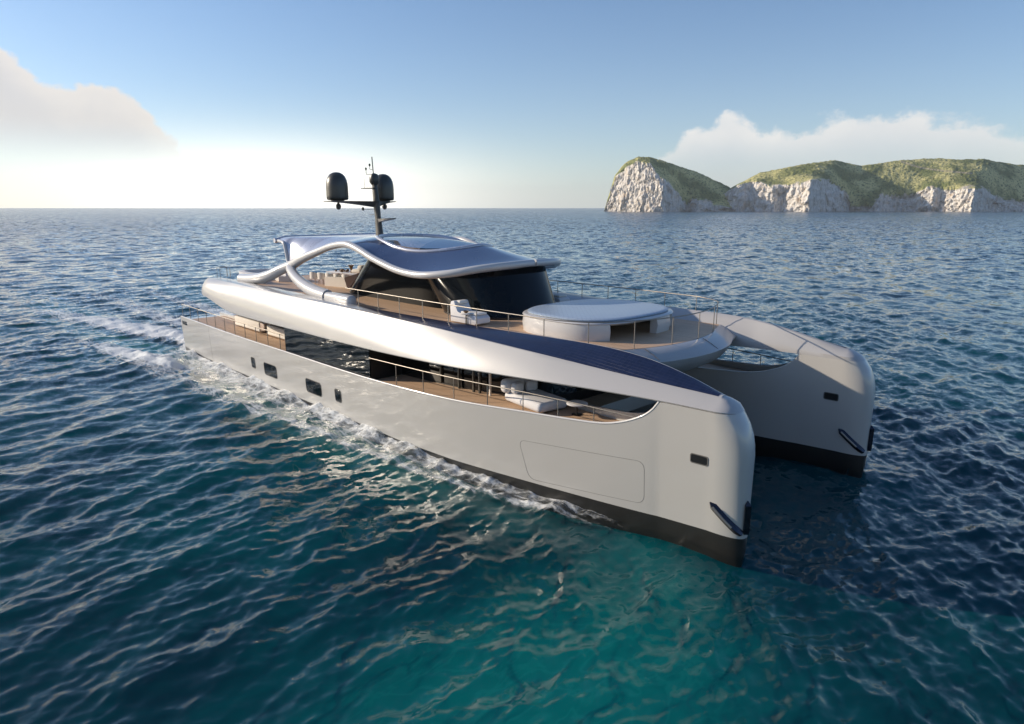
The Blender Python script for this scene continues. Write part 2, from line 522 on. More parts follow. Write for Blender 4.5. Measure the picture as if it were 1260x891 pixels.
def make_sea():
    rs = [2.0]
    while rs[-1] < 45000:
        r = rs[-1]
        rs.append(r * (1.0050 if r < 1500 else 1.02) if r > 8 else r + 0.25)
    rs = np.array(rs)
    a0 = math.atan2(0.6921, -0.7219)
    fine = np.arange(-0.80, 0.80001, 0.0031)
    coarse = np.concatenate([np.arange(-PI, -0.84, 0.06), fine, np.arange(0.84, PI - 0.01, 0.06)])
    th = a0 + coarse
    nr, nt = len(rs), len(th)
    Rg, Tg = np.meshgrid(rs, th, indexing='ij')
    x = (CAM[0] + Rg * np.cos(Tg)).ravel(); y = (CAM[1] + Rg * np.sin(Tg)).ravel(); r = Rg.ravel()
    wind = np.array([0.93, 0.36]); wind /= np.linalg.norm(wind)
    A = fft_tile(157.0, 512, 1.4, 8.0, wind, 2.4, 11, 0.29)
    B = fft_tile(43.0, 512, 0.30, 2.4, wind, 2.2, 5, 0.115)
    ca, sa = math.cos(0.2), math.sin(0.2)
    fa = np.clip(1.2 - r / 1800.0, 0, 1); fb = np.clip(1.2 - r / 450.0, 0, 1)
    dA = samp(A, 157.0, x, y); dB = samp(B, 43.0, x * ca - y * sa + 7, x * sa + y * ca)
    # slow patches of rougher and smoother water
    gust = samp(fft_tile(611.0, 256, 20, 120, wind, 0.5, 8, 4.0), 611.0, x, y)[:, 0]
    gust = np.clip(1.0 + 0.28 * gust, 0.45, 1.6)
    C3 = fft_tile(233.0, 512, 2.5, 14.0, wind, 1.6, 31, 0.34)
    dC = samp(C3, 233.0, x * 0.97 + y * 0.243, y * 0.97 - x * 0.243) * (np.clip((r - 60) / 120.0, 0, 1) * np.clip(1.2 - r / 3000.0, 0, 1))[:, None]
    d = dC + dA * fa[:, None] + dB * (fb * gust)[:, None]
    # wake ------------------------------------------------------------
    foam = np.zeros_like(x); aer = np.zeros_like(x); lift = np.zeros_like(x)
    for sgn in (-1, 1):
        yy = y * sgn * 1.0
        out_d = yy - hull_half(x)                       # metres outside that hull's outer side
        on = np.clip((19.5 - x) / 4.0, 0, 1) * np.clip((x + 26) / 2.0, 0, 1)
        w = 0.55 + np.clip(19 - x, 0, 60) * 0.085
        e = 1.08 * np.exp(-(np.clip(out_d, 0, 99) / (w * 1.15)) ** 2) * (out_d > -1.2) * on
        edge = np.exp(-((out_d - w * 0.95) / (0.30 + 0.03 * np.clip(19 - x, 0, 50))) ** 2) * on
        near = np.exp(-(np.clip(out_d, 0, 99) / 0.7) ** 2) * (out_d > -1) * on
        foam = np.maximum(foam, np.maximum(0.62 * e, np.maximum(0.62 * edge, (0.60 + 0.22 * np.clip((7 - x) / 6, 0, 1)) * near)))
        aer = np.maximum(aer, e)
        lift += 0.12 * edge + 0.10 * near + 0.17 * np.exp(-(np.clip(out_d, 0, 99) / 0.55) ** 2) * (out_d > -1) * np.clip((10 - x) / 5, 0, 1) * np.clip((x + 22) / 4, 0, 1)
        # inside face
        inn = 3.9 - yy
        e2 = np.exp(-(np.clip(inn, 0, 99) / 0.9) ** 2) * (inn > -0.8) * (yy > 0) * np.clip((18 - x) / 5, 0, 1) * np.clip((x + 26) / 2, 0, 1)
        foam = np.maximum(foam, 0.6 * e2)
        # stern wash
        back = np.clip(-22.5 - x, 0, 400)
        wid = 1.7 + back * 0.07
        wash = np.exp(-((yy - 5.2 - back * 0.02) / wid) ** 2) * (x < -22.5) * np.exp(-back / 55.0)
        core = np.exp(-((yy - 5.0 - np.clip(back - 7, 0, 400) * 0.22) / (1.35 + back * 0.03)) ** 2) * (x < -22.5) * np.exp(-np.clip(back - 12, 0, 400) / 22.0)
        mid_ = np.exp(-((yy - 2.5 - back * 0.01) / (1.2 + back * 0.04)) ** 2) * (x < -27) * np.exp(-back / 60.0)
        foam = np.maximum(foam, np.maximum(0.72 * wash, np.maximum(1.55 * core, 1.0 * mid_)))
        lift += 0.22 * core
        aer = np.maximum(aer, np.exp(-((yy - 5.2) / (wid * 1.6)) ** 2) * (x < -22.5) * np.exp(-back / 60.0))
        lift += 0.38 * np.exp(-((yy - 5.2) / 1.8) ** 2) * np.exp(-((back - 3.5) / 3.0) ** 2) * (x < -22.5)
        # diverging arms
        arm = yy - (7.7 + 0.15 * np.clip(-8 - x, 0, 400))
        am = np.exp(-(arm / (0.85 + 0.02 * np.clip(-8 - x, 0, 200))) ** 2) * np.clip((-14 - x) / 6, 0, 1) * np.exp(-np.clip(-24 - x, 0, 400) / 9.0)
        foam = np.maximum(foam, 1.4 * am); lift += 0.25 * am
    bowl = np.exp(-((x - 20.4) / 2.6) ** 2) * np.exp(-((np.abs(np.abs(y) - 5.1)) / 1.3) ** 2)
    lift += 0.16 * bowl
    ripple = samp(fft_tile(29.0, 256, 0.5, 3.0, wind, 0.3, 21, 1.0), 29.0, x * 0.8, y * 1.3)[:, 0]
    z0_ = d[:, 0] * (1 - 0.62 * np.exp(-((x - 19) / 5.5) ** 2) * np.exp(-(np.clip(np.abs(y) - hull_half(x), 0, 99) / 2.0) ** 2))
    inside = (np.abs(y) < hull_half(x) - 0.3) & (x > -23) & (x < 20.8) & (np.abs(y) > 4.2)
    z = z0_ + lift * (1 + 0.9 * ripple)
    z = np.where(inside, -0.25, z)
    ch = -0.6
    co = np.stack([x + ch * d[:, 1], y + ch * d[:, 2], z], -1)
    me = bpy.data.meshes.new('sea')
    me.vertices.add(nr * nt + 1)
    allco = np.concatenate([co, [[CAM[0], CAM[1], -0.1]]]).astype(np.float32)
    me.vertices.foreach_set('co', allco.ravel())
    i, j = np.meshgrid(np.arange(nr - 1), np.arange(nt), indexing='ij')
    jn = (j + 1) % nt
    q = np.stack([i * nt + j, (i + 1) * nt + j, (i + 1) * nt + jn, i * nt + jn], -1).reshape(-1, 4)
    jj = np.arange(nt)
    tri = np.stack([np.full(nt, nr * nt), jj, (jj + 1) % nt], -1)
    nq, n3 = len(q), len(tri)
    me.loops.add(nq * 4 + n3 * 3)
    me.loops.foreach_set('vertex_index', np.concatenate([q.ravel(), tri.ravel()]).astype(np.int32))
    me.polygons.add(nq + n3)
    me.polygons.foreach_set('loop_start', np.concatenate([np.arange(nq) * 4, nq * 4 + np.arange(n3) * 3]).astype(np.int32))
    me.update(calc_edges=True)
    me.shade_smooth()
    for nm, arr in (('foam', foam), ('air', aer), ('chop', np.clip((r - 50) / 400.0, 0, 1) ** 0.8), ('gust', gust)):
        at = me.attributes.new(nm, 'FLOAT', 'POINT')
        at.data.foreach_set('value', np.append(arr, 0).astype(np.float32))
    o = bpy.data.objects.new('sea', me)
    COL.objects.link(o)
    o['kind'] = 'structure'
    m = bpy.data.materials.new('sea_water'); m.use_nodes = True
    t = m.node_tree; q = G(t); b = t.nodes['Principled BSDF']
    geo = q.n('ShaderNodeNewGeometry'); pos = geo.outputs['Position']
    def attr(nm): return q.n('ShaderNodeAttribute', attribute_name=nm).outputs['Fac']
    foam_a, air_a, chop_a, gust_a = attr('foam'), attr('air'), attr('chop'), attr('gust')
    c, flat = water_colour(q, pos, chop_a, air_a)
    # small ripples as slopes, so that they keep working far out
    r1 = q.vm('SUBTRACT', q.noise(q.mapping(flat, (1, 1, 1), (0, 0, 0.37)), 2.3, 3, 0.6, 0.3, True), (0.5, 0.5, 0.5))
    r2 = q.vm('SUBTRACT', q.noise(q.mapping(flat, (1, 0.55, 1), (0, 0, -0.37)), 0.30, 4, 0.62, 0.0, True), (0.5, 0.5, 0.5))
    r3 = q.vm('SUBTRACT', q.noise(q.mapping(flat, (1.3, 0.8, 1), (0, 0, -0.3)), 6.5, 2, 0.5, 0.4, True), (0.5, 0.5, 0.5))
    k1 = q.m('MULTIPLY', gust_a, q.m('ADD', 0.37, q.m('MULTIPLY', chop_a, 0.50)))
    k2 = q.m('MULTIPLY', chop_a, 1.9)
    sl = q.vm('ADD', q.vm('ADD', q.scale(r1, k1), q.scale(r3, 0.17)), q.scale(r2, k2))
    sl = q.vm('MULTIPLY', sl, (1, 1, 0))
    nrm = q.vm('NORMALIZE', q.vm('ADD', geo.outputs['Normal'], sl))
    # light scattered back out of the water hardly depends on the facets; the mirror on top of it does
    body = q.n('ShaderNodeBsdfDiffuse'); q.put(body.inputs['Color'], c)
    q.put(body.inputs['Normal'], q.vm('NORMALIZE', q.vm('ADD', q.scale(nrm, 0.30), (0, 0, 0.7))))
    clr = q.n('ShaderNodeBsdfTransparent')
    inner = q.n('ShaderNodeMixShader'); q.put(inner.inputs[0], q.sm(chop_a, 0.10, 0.75)); t.links.new(clr.outputs[0], inner.inputs[1]); t.links.new(body.outputs[0], inner.inputs[2])
    top = q.n('ShaderNodeBsdfGlossy', distribution='GGX'); top.inputs['Color'].default_value = (1, 1, 1, 1)
    q.put(top.inputs['Roughness'], q.m('ADD', 0.045, q.m('MULTIPLY', chop_a, 0.10))); q.put(top.inputs['Normal'], nrm)
    cosi = q.m('ABSOLUTE', q.vm('DOT_PRODUCT', nrm, geo.outputs['Incoming']), clamp=True)
    fres = q.m('ADD', 0.02, q.m('MULTIPLY', 0.98, q.m('POWER', q.m('SUBTRACT', 1.0, cosi), 5.0)))
    wat = q.n('ShaderNodeMixShader'); t.links.new(fres, wat.inputs[0]); t.links.new(inner.outputs[0], wat.inputs[1]); t.links.new(top.outputs[0], wat.inputs[2])
    # foam
    f1 = q.noise(q.mapping(flat, (0.42, 1.25, 1)), 1.25, 7, 0.70, 1.4)
    vo = q.n('ShaderNodeTexVoronoi', feature='DISTANCE_TO_EDGE'); vo.inputs['Scale'].default_value = 1.5
    q.put(vo.inputs['Vector'], q.vm('ADD', q.mapping(flat, (0.6, 1.1, 1)), q.scale(q.noise(flat, 1.6, 3, 0.6, 0, True), 0.9)))
    lace = q.sm(vo.outputs['Distance'], 0.16, 0.0)
    fm = q.m('ADD', q.m('MULTIPLY', foam_a, 0.95), q.m('MULTIPLY', q.m('SUBTRACT', f1, 0.5), 1.05))
    fm = q.m('ADD', fm, q.m('MULTIPLY', lace, q.m('MULTIPLY', foam_a, 0.22)))
    fmask = q.sm(fm, 0.40, 0.92)
    fmask = q.m('MULTIPLY', fmask, q.sm(foam_a, 0.04, 0.3))
    df = q.n('ShaderNodeBsdfPrincipled')
    df.inputs['Base Color'].default_value = (0.78, 0.80, 0.80, 1); df.inputs['Roughness'].default_value = 0.85
    bp = q.n('ShaderNodeBump'); bp.inputs['Strength'].default_value = 0.7; bp.inputs['Distance'].default_value = 0.08
    q.put(bp.inputs['Height'], q.noise(flat, 5.0, 5, 0.65)); t.links.new(bp.outputs[0], df.inputs['Normal'])
    mx = q.n('ShaderNodeMixShader'); t.links.new(q.m('MULTIPLY', fmask, 0.92), mx.inputs[0])
    t.links.new(wat.outputs[0], mx.inputs[1]); t.links.new(df.outputs[0], mx.inputs[2])
    t.links.new(mx.outputs[0], t.nodes['Material Output'].inputs['Surface'])
    t.nodes.remove(b)
    me.materials.append(m)
    # added sheet under the clear surface, standing in for the lit body of water
    n_ = 160; v = []; f = []; ring = [0.0] + [0.8 * k for k in range(1, 36)] + [28.0 * 1.2 ** k for k in range(1, 20)]
    for rr in ring:
        for k in range(n_):
            a = 2 * PI * k / n_; X = 5 + rr * math.cos(a); Y = -6 + rr * math.sin(a)
            v.append((X, Y, -0.72 + 0.58 * math.exp(-((X - 19.5) / 4.0) ** 2) * math.exp(-(max(abs(abs(Y) - 5.2) - 0.8, 0) / 1.2) ** 2)))
    for i_ in range(len(ring) - 1):
        for k in range(n_): f.append((i_ * n_ + k, (i_ + 1) * n_ + k, (i_ + 1) * n_ + (k + 1) % n_, i_ * n_ + (k + 1) % n_))
    m2 = bpy.data.materials.new('added_water_body'); m2.use_nodes = True
    t2 = m2.node_tree; q2 = G(t2); b2 = t2.nodes['Principled BSDF']
    p2 = q2.n('ShaderNodeNewGeometry').outputs['Position']
    sx = q2.sep(p2)
    wake = q2.m('MULTIPLY', q2.sm(q2.m('ABSOLUTE', q2.m('SUBTRACT', q2.m('ABSOLUTE', sx[1]), q2.m('ADD', 5.6, q2.m('MULTIPLY', q2.m('MAXIMUM', q2.m('SUBTRACT', 10.0, sx[0]), 0.0), 0.035)))), 4.2, 1.5), q2.sm(sx[0], 18.0, 2.0))
    wake = q2.m('MULTIPLY', wake, q2.sm(sx[0], -110.0, -30.0))
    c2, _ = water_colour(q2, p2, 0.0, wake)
    q2.put(b2.inputs['Base Color'], c2); b2.inputs['Roughness'].default_value = 1.0; b2.inputs['Specular IOR Level'].default_value = 0.0
    body_sheet = link_mesh('water_body_sheet', v, f, m2, None, 60)
    body_sheet['kind'] = 'structure'


make_sea()


# ------------------------------------------------------------------ islands
FH = np.array([-0.7219, 0.6921]); RH = np.array([0.69205, 0.72185])


def vnoise(x, y, seed):
    rng = np.random.default_rng(seed); Tn = rng.random((256, 256))
    i = np.floor(x).astype(int); j = np.floor(y).astype(int); a = x - i; b = y - j
    a = a * a * (3 - 2 * a); b = b * b * (3 - 2 * b)
    i0, j0, i1, j1 = i % 256, j % 256, (i + 1) % 256, (j + 1) % 256
    return Tn[i0, j0] * (1 - a) * (1 - b) + Tn[i1, j0] * a * (1 - b) + Tn[i0, j1] * (1 - a) * b + Tn[i1, j1] * a * b


def fbm(x, y, seed, n=5):
    s_ = 0; a = 0.5
    for k in range(n):
        s_ = s_ + a * (vnoise(x * 2**k + 13.7 * k, y * 2**k + 7.1 * k, seed + k) - 0.5); a *= 0.55
    return s_


def island_mat():
    m = bpy.data.materials.new('limestone_and_scrub'); m.use_nodes = True
    t = m.node_tree; q = G(t); b = t.nodes['Principled BSDF']
    geo = q.n('ShaderNodeNewGeometry'); pos = geo.outputs['Position']
    def attr(nm): return q.n('ShaderNodeAttribute', attribute_name=nm).outputs['Fac']
    rock_a, path_a = attr('rock'), attr('path')
    n1 = q.noise(pos, 0.035, 6, 0.62); n2 = q.noise(q.mapping(pos, (1, 1, 0.22)), 0.14, 5, 0.65, 0.5)
    n3 = q.noise(pos, 0.16, 3, 0.6); n4 = q.noise(pos, 0.015, 4, 0.55)
    rock = q.mix(q.sm(n2, 0.3, 0.7), (0.50, 0.46, 0.41, 1), (0.85, 0.81, 0.75, 1))
    rock = q.mix(q.m('MULTIPLY', q.sm(n1, 0.52, 0.75), 0.65), rock, (0.52, 0.36, 0.20, 1))
    rock = q.mix(q.m('MULTIPLY', q.sm(n3, 0.60, 0.72), 0.5), rock, (0.15, 0.15, 0.08, 1))
    grn = q.mix(q.sm(n4, 0.38, 0.62), (0.19, 0.215, 0.075, 1), (0.60, 0.55, 0.24, 1))
    grn = q.mix(q.sm(n3, 0.50, 0.64), grn, (0.085, 0.115, 0.04, 1))
    rm = q.sm(q.m('ADD', rock_a, q.m('MULTIPLY', q.m('SUBTRACT', n1, 0.5), 1.1)), 0.42, 0.56)
    c = q.mix(rm, grn, rock)
    c = q.mix(path_a, c, (0.42, 0.36, 0.25, 1))
    q.put(b.inputs['Base Color'], c)
    b.inputs['Roughness'].default_value = 0.95
    b.inputs['Specular IOR Level'].default_value = 0.1
    bp = q.n('ShaderNodeBump'); bp.inputs['Strength'].default_value = 0.9; bp.inputs['Distance'].default_value = 4.0
    q.put(bp.inputs['Height'], q.m('ADD', n2, q.m('MULTIPLY', n3, 0.8))); t.links.new(bp.outputs[0], b.inputs['Normal'])
    return m


M['island'] = island_mat()


def island(name, sil, cliff, shore, D, depth, seed, label, path=None):
    """profile sheet: along u, the section runs from the sea up the cliff, over the slope to the ridge and down behind"""
    nu, nv = 620, 150
    u = np.linspace(sil[0][0], sil[-1][0], nu)
    zs = np.interp(u, [p_[0] for p_ in sil], [p_[1] for p_ in sil]); zc = np.interp(u, [p_[0] for p_ in cliff], [p_[1] for p_ in cliff])
    zc = np.minimum(zc, zs - 1.0); zc = np.maximum(zc, 0.5)
    v0 = np.interp(u, [p_[0] for p_ in shore], [p_[1] for p_ in shore])
    ker = np.hanning(121); ker /= ker.sum()
    vsm = np.convolve(np.pad(v0, 60, mode='edge'), ker, mode='valid')
    U = np.repeat(u[:, None], nv, 1)
    w = np.linspace(0, 1, nv)[None, :]
    c1, c2 = 0.34, 0.78                                   # cliff, slope, back
    zc_ = zc[:, None]; zs_ = zs[:, None]
    a = np.clip(w / c1, 0, 1); b = np.clip((w - c1) / (c2 - c1), 0, 1); e = np.clip((w - c2) / (1 - c2), 0, 1)
    Z = -4 + (zc_ + 4) * a ** 0.9 + (zs_ - zc_) * (1 - (1 - b) ** 1.7) - (zs_ + 6) * e ** 1.6
    bb = np.clip(b * 7, 0, 1) ** 0.6
    V = (v0[:, None] * (1 - bb) + (vsm[:, None] * 0.7 + 15) * bb) + 0.42 * zc_ * a ** 1.3 + depth * b + depth * 1.0 * e
    env = np.clip(zs_ / 25.0, 0, 1)
    rockw = np.clip(1.0 - (w - c1) / 0.03, 0, 1) * np.ones_like(U)
    rocka = np.clip(0.5 + (c1 - w) / 0.16, 0, 1) * np.ones_like(U)
    nb = fbm(U / 45.0, w * 6 + V * 0.0, seed)
    nf = fbm(U / 14.0, Z / 34.0, seed + 30)
    nf2 = fbm(U / 5.0, Z / 9.0, seed + 60)
    V = V + env * rockw * (-26 * np.abs(nf) * 1.6 + 9 * nf2 + 26 * nb)
    U2 = U + env * rockw * (10 * nf2 + 8 * fbm(U / 20.0, Z / 20.0, seed + 90))
    bush = fbm(U / 7.0, V / 7.0, seed + 120, 4); lump = fbm(U / 60.0, V / 50.0, seed + 150)
    Z = Z + env * (1 - rockw) * (5.5 * np.maximum(bush, -0.1) + 14 * lump * np.clip(1 - b * 0.6, 0, 1) * np.clip(b * 6, 0, 1))
    Z = Z + env * rockw * 6 * nf2 * np.clip(a * 3, 0, 1) * np.clip((1 - a) * 3, 0.3, 1)
    O = np.array([CAM[0], CAM[1]])
    S = D / 2000.0
    XY = O + ((D + V * S)[..., None] * FH + ((U2 * S) * (D + V * S) / D)[..., None] * RH)
    co = np.concatenate([XY, (10.7 + (Z - 10.7) * S * (D + V * S) / D)[..., None]], -1)
    co[..., 2] = np.where(w > 0.98, -8, co[..., 2])
    me = bpy.data.meshes.new(name)
    idx = np.arange(nu * nv).reshape(nu, nv)
    q = np.stack([idx[:-1, :-1], idx[1:, :-1], idx[1:, 1:], idx[:-1, 1:]], -1).reshape(-1, 4)
    me.vertices.add(nu * nv); me.vertices.foreach_set('co', co.astype(np.float32).ravel())
    me.loops.add(len(q) * 4); me.loops.foreach_set('vertex_index', q.astype(np.int32).ravel())
    me.polygons.add(len(q)); me.polygons.foreach_set('loop_start', (np.arange(len(q)) * 4).astype(np.int32))
    me.update(calc_edges=True)
    me.shade_smooth()
    pm = np.zeros_like(U)
    if path:
        pz_ = np.interp(U, [p_[0] for p_ in path], [p_[1] for p_ in path], left=-99, right=-99)
        pm = np.exp(-((Z - pz_) / 2.0) ** 2) * (b > 0) * (e <= 0)
    for nm, arr in (('rock', rocka), ('path', pm)):
        at = me.attributes.new(nm, 'FLOAT', 'POINT'); at.data.foreach_set('value', arr.astype(np.float32).ravel())
    me.materials.append(M['island'])
    o = bpy.data.objects.new(name, me); COL.objects.link(o)
    tag(o, kind='structure')
    return o


island('headland',
       [(268, -4), (273, 13), (284, 52), (297, 100), (323, 134), (362, 152), (397, 154), (433, 145), (480, 129), (540, 109), (589, 89), (632, 70), (663, 36), (677, 6), (684, -4)],
       [(268, 0), (273, 13), (299, 98), (328, 125), (363, 144), (398, 136), (418, 109), (443, 89), (467, 66), (492, 43), (510, 14), (526, 36), (564, 32), (593, 16), (680, 8)],
       [(268, 130), (300, 90), (380, -10), (440, -60), (470, -30), (500, 60), (518, 70), (545, 20), (570, 50), (684, 60)], 2000.0, 120.0, 3, '')
island('island',
       [(552, -4), (558, 8), (581, 29), (637, 66), (716, 109), (832, 132), (929, 145), (1008, 130), (1065, 138), (1123, 145), (1204, 150), (1286, 147), (1356, 147), (1476, 130), (1675, 90), (1830, 20), (1850, -4)],
       [(552, 0), (592, 36), (649, 75), (707, 88), (755, 72), (837, 82), (871, 91), (918, 90), (969, 54), (992, 14), (1050, 12), (1076, 48), (1125, 38), (1160, 41), (1204, 66), (1276, 62), (1322, 66), (1369, 66), (1421, 36), (1494, 29), (1850, 15)],
       [(552, 150), (600, 100), (660, 40), (690, 60), (760, 0), (785, 15), (868, -80), (885, -40), (915, 40), (985, 110), (1030, 115), (1072, 55), (1085, 90), (1125, 120), (1160, 110), (1225, 50), (1250, 60), (1345, -40), (1360, -10), (1400, 60), (1500, 90), (1850, 90)], 2000.0, 170.0, 17, '',
       path=[(1120, 142), (1150, 132), (1180, 124), (1240, 116), (1330, 108)])

# ------------------------------------------------------------------ the yacht: lines
yacht = empty('yacht', (0, 0, 0))
tag(yacht, 'white twin-hulled motor yacht with a waved silver roof cruising on dark blue water', 'yacht')

z_wl = smoothtab([(-23.5, 5.2), (-19.5, 5.0), (-17.2, 4.72), (-15, 4.32), (-12.8, 4.10), (-5.6, 4.13), (3, 4.2), (9, 4.38), (11.5, 4.48), (15.6, 4.64), (18.5, 4.70), (22, 4.70)])
z_sh0 = smoothtab([(-23.5, 2.74), (-12, 2.68), (-5.8, 2.72), (3, 2.77), (9.2, 3.0), (13, 3.27), (15.2, 3.42), (16.4, 3.54), (17.2, 3.76), (17.9, 4.10), (18.25, 4.40), (18.42, 4.64), (18.48, 4.70), (22, 4.70)])
yo = smoothtab([(-23.5, 6.95), (-15, 7.0), (4, 7.0), (9, 6.9), (13, 6.55), (16, 6.2), (18.3, 5.92), (20.2, 5.75), (22, 5.6)])
yi = smoothtab([(-23.5, 3.9), (8, 3.95), (13, 4.15), (18.3, 4.4), (20.2, 4.45), (22, 4.5)])
z_fl = smoothtab([(-23.5, 2.56), (0, 2.60), (8, 2.84), (13, 3.10), (22, 3.15)])
boot = tab([(-23.5, 0.42), (-19, 0.22), (5, 0.24), (9, 0.33), (13, 0.50), (18.3, 0.70), (21.3, 0.83)])
YC = 5.1
XB = 20.2


def z_sh(x):
    return min(z_sh0(x), z_wl(x))


def nose_x(z):
    return float(np.interp(z, [-1.5, 0.0, 0.8, 3.4, 3.9, 4.3, 4.6, 4.85, 5.02, 5.08], [20.9, 21.3, 21.32, 21.32, 21.27, 21.12, 20.92, 20.68, 20.4, 20.2]))


def hy(x, z, side):
    """half-breadth of a hull's outer (side=1) or inner (side=-1) skin at height z"""
    top = z_sh(x)
    k = max(0.0, (top - z)) / 3.0
    w = 0.10 * k + 0.05 * k * k
    if z < 0.1: w += 0.5 * (0.1 - z) ** 1.5
    return (yo(x) - w) if side > 0 else (yi(x) + w)


def nose(P, th):
    """P: (y,z) at station XB -> a point of the rounded stem, th 0..pi/2"""
    y, z = P
    return (XB + (nose_x(z) - XB) * math.sin(th), YC + (y - YC) * max(math.cos(th), 0.0) ** 0.75, z)


XS = sorted(set([-23.3, -22.5, -21, -19, -17, -15, -13, -11, -9, -7, -5, -3, -1, 1, 3, 5, 7, 8, 9, 10, 11, 12, 13, 14, 15, 15.6, 16.0] + [16.2 + 0.15 * k for k in range(18)] + [19.2, 19.6, 20.0, XB]))
TH = [PI / 2 * k / 10 for k in range(1, 11)]


def flip(pts, sg):
    return [(x, y * sg, z) for x, y, z in pts]


def hull_ring(x):
    b0, t0 = boot(x), z_sh(x)
    fl = min(z_fl(x), t0 - 0.03)
    R_ = []
    for k in range(13):
        z = b0 + (t0 - b0) * k / 12
        R_.append((hy(x, z, 1), z))
    R_.append((hy(x, t0, 1) - 0.035, t0 + 0.02 if x < 18.3 else t0))
    R_.append((hy(x, t0, 1) - 0.14, t0 + 0.02 if x < 18.3 else t0))
    R_.append((hy(x, t0, 1) - 0.155, fl)); R_.append((hy(x, t0, -1) + 0.155, fl))
    R_.append((hy(x, t0, -1) + 0.14, t0 + 0.02 if x < 18.3 else t0))
    R_.append((hy(x, t0, -1) + 0.035, t0 + 0.02 if x < 18.3 else t0))
    for k in range(12, -1, -1):
        z = b0 + (t0 - b0) * k / 12
        R_.append((hy(x, z, -1), z))
    return R_


def low_ring(x):
    b0 = boot(x); R_ = []
    bot = float(np.interp(x, [-23.3, -21, -17, 22], [0.15, -0.35, -1.0, -1.2]))
    for k in range(5):
        z = bot + (b0 - bot) * k / 4; R_.append((hy(x, z, 1) + 0.0, z))
    for k in range(4, -1, -1):
        z = bot + (b0 - bot) * k / 4; R_.append((hy(x, z, -1), z))
    return R_


def hull_surface(x, z, out=0.0, side=1):
    """point on the outer (or inner) skin, round the stem too"""
    if x <= XB: return (x, hy(x, z, side) + out * side, z)
    s_ = min(1.0, (x - XB) / (nose_x(z) - XB)); th = math.asin(s_)
    q = nose((hy(XB, z, side), z), th)
    return (q[0] + out * s_, q[1] + out * side * (1 - s_), q[2])


